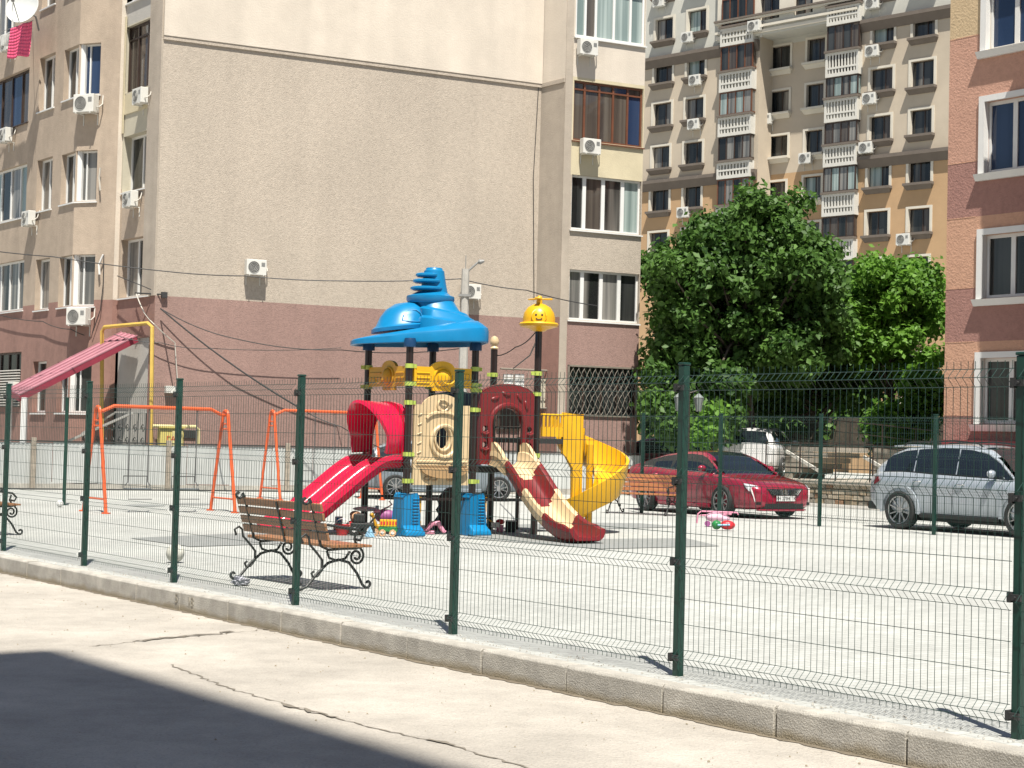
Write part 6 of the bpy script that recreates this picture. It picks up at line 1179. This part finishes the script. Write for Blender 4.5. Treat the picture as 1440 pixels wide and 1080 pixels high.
for s_ in (-1, 1):
    q = MB(); q.hexa([(-2.30, s_*.62, .84), (-2.13, s_*.90, .84), (-1.95, s_*.925, .92), (-2.30, s_*.5, .94)]+[(-2.28, s_*.62, 1.0), (-2.10, s_*.89, 1.02), (-2.0, s_*.905, 1.01), (-2.28, s_*.5, 1.0)]); bld(q, 'tail_light', m_tail, bevel=.01)
    q = MB(); q.tube([(-1.6, s_*.60, 1.64), (-1.5, s_*.60, 1.69), (-.4, s_*.60, 1.74), (.2, s_*.60, 1.70), (.3, s_*.60, 1.64)], .018, 6); bld(q, 'roof_rail', m_trimb, smooth=True)
    for wx in (-1.42, 1.44):
        q = MB(); rg = []
        for k in range(19):
            a_ = R(-8+196*k/18); rg.append([(wx+r_*math.cos(a_), s_*y, .385+r_*math.sin(a_)) for r_, y in ((.425, .955), (.49, .955), (.50, .90), (.425, .90))])
        q.rings(rg); bld(q, 'wheel_arch_trim', m_csil, smooth=True)
    q = MB(); q.box(-2.34, -2.10, min(s_*.3, s_*.84), max(s_*.3, s_*.84), .36, .52); bld(q, 'rear_bumper_trim', m_trimb, bevel=.03)
    q = MB(); q.hexa([(2.05, s_*.90, .78), (2.30, s_*.60, .78), (2.34, s_*.56, .74), (2.15, s_*.87, .72)]+[(2.0, s_*.90, .88), (2.22, s_*.66, .88), (2.28, s_*.6, .86), (2.1, s_*.88, .86)]); bld(q, 'headlight', m_lamp, bevel=.01)
q = MB(); q.box(2.30, 2.40, -.5, .5, .55, .78); bld(q, 'grille', m_trimb, bevel=.02)
q = MB(); q.hexa([(-1.95, -.5, 1.60), (-1.5, -.55, 1.63), (-1.5, .55, 1.63), (-1.95, .5, 1.60)]+[(-1.98, -.5, 1.625), (-1.5, -.55, 1.655), (-1.5, .55, 1.655), (-1.98, .5, 1.625)]); bld(q, 'roof_spoiler', m_csil, bevel=.01)
# white van-like car on the terrace behind the red car (only its top shows) and a far red car
vg = at(1068, 640, 50.2); st = [(-2.2, .4, .95, .70), (-2.0, .25, 1.0, .82), (-1, .22, 1.0, .88), (.8, .22, .98, .88), (1.6, .22, .88, .86), (2.1, .3, .72, .72)]; gh = [(-2.05, 1.0), (-1.8, 1.3), (-1.3, 1.45), (0, 1.5), (.5, 1.42), (1.1, 1.1), (1.25, .98)]
m_cwh = M('white_car_paint', (.78, .78, .78), .3, .02, 5, coat=1)
mkcar('white car parked under the tree behind the red car', m_cwh, (vg.x+.3, vg.y+1.8, .62), R(72), st, gh, -1.3, 1.3, .75, .31, False, dict(roof=(-1.6, .35), side=(-1.7, 1.1), pillars=(-.2,), doors=(.9, -.2), handles=(0,), mirror=.7))
vg = at(925, 640, 56.0)
mkcar('far red car barely seen through the fence under the tree', m_cred, (vg.x, vg.y, .25), R(170), st, gh, -1.3, 1.3, .75, .31, False, dict(roof=(-1.6, .35), side=(-1.7, 1.1), pillars=(-.2,), doors=(.9, -.2), handles=(0,), mirror=.7))
wg = at(690, 640, 43.5); mkcar('dark car with pale wheels seen under the tower between its posts', M('grey_car_paint', (.20, .24, .27), .3, .05, 5, coat=1), (wg.x-1.2, wg.y, 0), R(10), st, gh, -1.3, 1.3, .75, .31, False, dict(roof=(-1.6, .35), side=(-1.7, 1.1), pillars=(-.2,), doors=(.9, -.2), handles=(0,), mirror=.7))
# =================== trees ===================
def leafmat(n_, c1, c2, tr):
    m = bpy.data.materials.new(n_); m.use_nodes = True; t = m.node_tree; N, L = t.nodes, t.links; p = N['Principled BSDF']; p.inputs['Roughness'].default_value = .55; p.inputs['Specular IOR Level'].default_value = .3
    at_ = N.new('ShaderNodeAttribute'); at_.attribute_name = 'tint'; mx = N.new('ShaderNodeMixRGB'); mx.inputs[1].default_value = (*c1, 1); mx.inputs[2].default_value = (*c2, 1); L.new(at_.outputs['Fac'], mx.inputs[0]); L.new(mx.outputs[0], p.inputs['Base Color'])
    tl = N.new('ShaderNodeBsdfTranslucent'); hs = N.new('ShaderNodeHueSaturation'); hs.inputs['Value'].default_value = 1.5; L.new(mx.outputs[0], hs.inputs['Color']); L.new(hs.outputs[0], tl.inputs[0]); ms = N.new('ShaderNodeMixShader'); ms.inputs[0].default_value = tr; L.new(p.outputs[0], ms.inputs[1]); L.new(tl.outputs[0], ms.inputs[2]); L.new(ms.outputs[0], N['Material Output'].inputs[0]); return m
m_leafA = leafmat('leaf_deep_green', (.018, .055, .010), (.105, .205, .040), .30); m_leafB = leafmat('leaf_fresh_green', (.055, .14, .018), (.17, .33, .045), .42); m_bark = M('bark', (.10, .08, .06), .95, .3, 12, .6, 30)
def crown(rng, clumps, n, size, mat, name, parent, elong=1.5):
    """clumps: (centre, radii); leaves sit in a shell of each clump, facing outward and up"""
    cen = np.array([c for c, r_ in clumps]); rad = np.array([r_ for c, r_ in clumps]); wgt = (rad.prod(1))**(2/3); wgt /= wgt.sum(); idx = rng.choice(len(clumps), n, p=wgt)
    d = rng.normal(size=(n, 3)); d /= np.linalg.norm(d, axis=1)[:, None]; rr_ = rng.uniform(.45, 1.08, n)**.6; p_ = cen[idx]+d*rad[idx]*rr_[:, None]
    p_ += rng.normal(size=(n, 3))*.13
    nrm = d*.7+rng.normal(size=(n, 3))*.55+np.array([0, 0, .55]); nrm /= np.linalg.norm(nrm, axis=1)[:, None]
    t1 = np.cross(nrm, rng.normal(size=(n, 3))); t1 /= np.linalg.norm(t1, axis=1)[:, None]; t1[:, 2] -= .35; t1 /= np.linalg.norm(t1, axis=1)[:, None]; t2 = np.cross(nrm, t1); s_ = size*rng.uniform(.5, 1.45, n)[:, None]
    v0 = p_-t1*s_*elong*.5; v1 = p_+t2*s_*.5+nrm*s_*.12; v2 = p_+t1*s_*elong*.55; v3 = p_-t2*s_*.5+nrm*s_*.12
    V = np.stack([v0, v1, v2, v3], 1).reshape(-1, 3); off = Vector(parent.location); V -= np.array([off.x, off.y, off.z])
    me = bpy.data.meshes.new(name); me.vertices.add(4*n); me.vertices.foreach_set('co', V.ravel()); me.loops.add(6*n); i0 = np.arange(n)*4; li = np.stack([i0, i0+1, i0+2, i0, i0+2, i0+3], 1).ravel(); me.loops.foreach_set('vertex_index', li)
    me.polygons.add(2*n); me.polygons.foreach_set('loop_start', np.arange(2*n)*3); me.polygons.foreach_set('loop_total', np.full(2*n, 3)); me.update(calc_edges=True)
    tint = np.clip(rng.uniform(0, 1, n)*.55+rng.uniform(0, 1, len(clumps))[idx]*.45, 0, 1); a_ = me.attributes.new('tint', 'FLOAT', 'POINT'); a_.data.foreach_set('value', np.repeat(tint, 4).astype(np.float32)); me.materials.append(mat)
    o_ = bpy.data.objects.new(name, me); col.objects.link(o_); o_.parent = parent; return o_
def tree(lab, px, Y, z0, outline, n, size, mat, seed, trunk_r=.16, depth=2.2, ncl=60, cat='tree', name='tree', trunk=True, rcl=(.45, .85)):
    """outline: pixel boxes (cx, cy, rx, ry) at distance Y giving the crown's masses"""
    rng = np.random.default_rng(seed); b = at(px, 640, Y); root = thing(name, lab, cat, (b.x, b.y, z0)); sc1 = Y/F; cl = []
    wts = np.array([o[2]*o[3] for o in outline], float); wts /= wts.sum()
    for k in range(ncl):
        o = outline[rng.choice(len(outline), p=wts)]; a_ = rng.uniform(0, 2*math.pi); rr_ = rng.uniform(0, 1)**.5; x = o[0]+o[2]*rr_*math.cos(a_); y = o[1]+o[3]*rr_*math.sin(a_); dd_ = rng.uniform(-1, 1)*depth*math.sqrt(max(.05, 1-rr_*rr_*.8)); c = at(x, y, Y+dd_); r_ = rng.uniform(*rcl); cl.append(((c.x, c.y, c.z), (r_, r_, r_*.7)))
    crown(rng, cl, n, size, mat, 'crown', root)
    if trunk:
        q = MB(); top = at(outline[0][0], outline[0][1], Y); bx = Vector((b.x, b.y, z0)); mid = bx.lerp(top, .4)+Vector((.1, 0, 0)); q.tube([bx, bx.lerp(mid, .5)+Vector((.04, .02, 0)), mid, top], [trunk_r, trunk_r*.8, trunk_r*.65, trunk_r*.2], 9); q.build('trunk', m_bark, root, smooth=True); q = MB()
        for k in range(0, len(cl), 3): c = Vector(cl[k][0]); s0 = mid.lerp(top, rng.uniform(0, .6)) if c.z > mid.z else bx.lerp(mid, .8); m_ = s0.lerp(c, .5)+Vector((0, 0, .2)); q.tube([s0, m_, c], [trunk_r*.35, trunk_r*.22, trunk_r*.08], 5, cap=False)
        q.build('branches', m_bark, root)
    return root
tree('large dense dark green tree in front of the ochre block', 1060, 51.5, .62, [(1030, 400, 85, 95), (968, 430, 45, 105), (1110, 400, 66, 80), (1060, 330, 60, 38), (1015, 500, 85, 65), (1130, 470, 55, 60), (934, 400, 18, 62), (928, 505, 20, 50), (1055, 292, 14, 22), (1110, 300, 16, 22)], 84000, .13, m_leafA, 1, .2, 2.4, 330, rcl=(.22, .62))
tree('fresher green tree at right touching the red building', 1243, 53.5, .62, [(1260, 430, 55, 55), (1285, 470, 36, 70), (1225, 400, 35, 35), (1215, 470, 35, 60), (1290, 400, 30, 25)], 32000, .12, m_leafB, 2, .16, 1.8, 130, rcl=(.2, .5))
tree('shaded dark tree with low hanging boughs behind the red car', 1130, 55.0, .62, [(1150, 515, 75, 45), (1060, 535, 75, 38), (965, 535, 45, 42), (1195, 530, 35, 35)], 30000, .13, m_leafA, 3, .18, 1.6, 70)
tree('leafy shrub under the right tree by the red building', 1275, 52.0, .62, [(1275, 590, 34, 24), (1300, 550, 18, 28), (1255, 600, 26, 16)], 7000, .13, m_leafB, 4, .05, .7, 26, 'shrub', 'shrub', False, (.25, .45))
tree('dark shrubbery behind the twin lantern', 960, 49.5, .2, [(935, 580, 16, 30), (965, 592, 34, 22), (1010, 592, 22, 20)], 9000, .13, m_leafA, 5, .05, .8, 34, 'shrub', 'shrub', False, (.3, .5))
tree('sunlit sprig of leaves hanging just right of the lantern', 995, 45.5, .2, [(998, 590, 8, 14), (984, 606, 6, 12), (1003, 578, 8, 8)], 500, .13, m_leafB, 6, .03, .2, 9, 'shrub', 'shrub', False, (.12, .2))
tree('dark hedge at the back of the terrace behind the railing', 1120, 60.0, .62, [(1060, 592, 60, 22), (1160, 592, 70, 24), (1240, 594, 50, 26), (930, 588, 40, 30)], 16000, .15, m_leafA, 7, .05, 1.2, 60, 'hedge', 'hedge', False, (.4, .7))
# brown low wall in deep shade under the trees, and the hill of ground beyond
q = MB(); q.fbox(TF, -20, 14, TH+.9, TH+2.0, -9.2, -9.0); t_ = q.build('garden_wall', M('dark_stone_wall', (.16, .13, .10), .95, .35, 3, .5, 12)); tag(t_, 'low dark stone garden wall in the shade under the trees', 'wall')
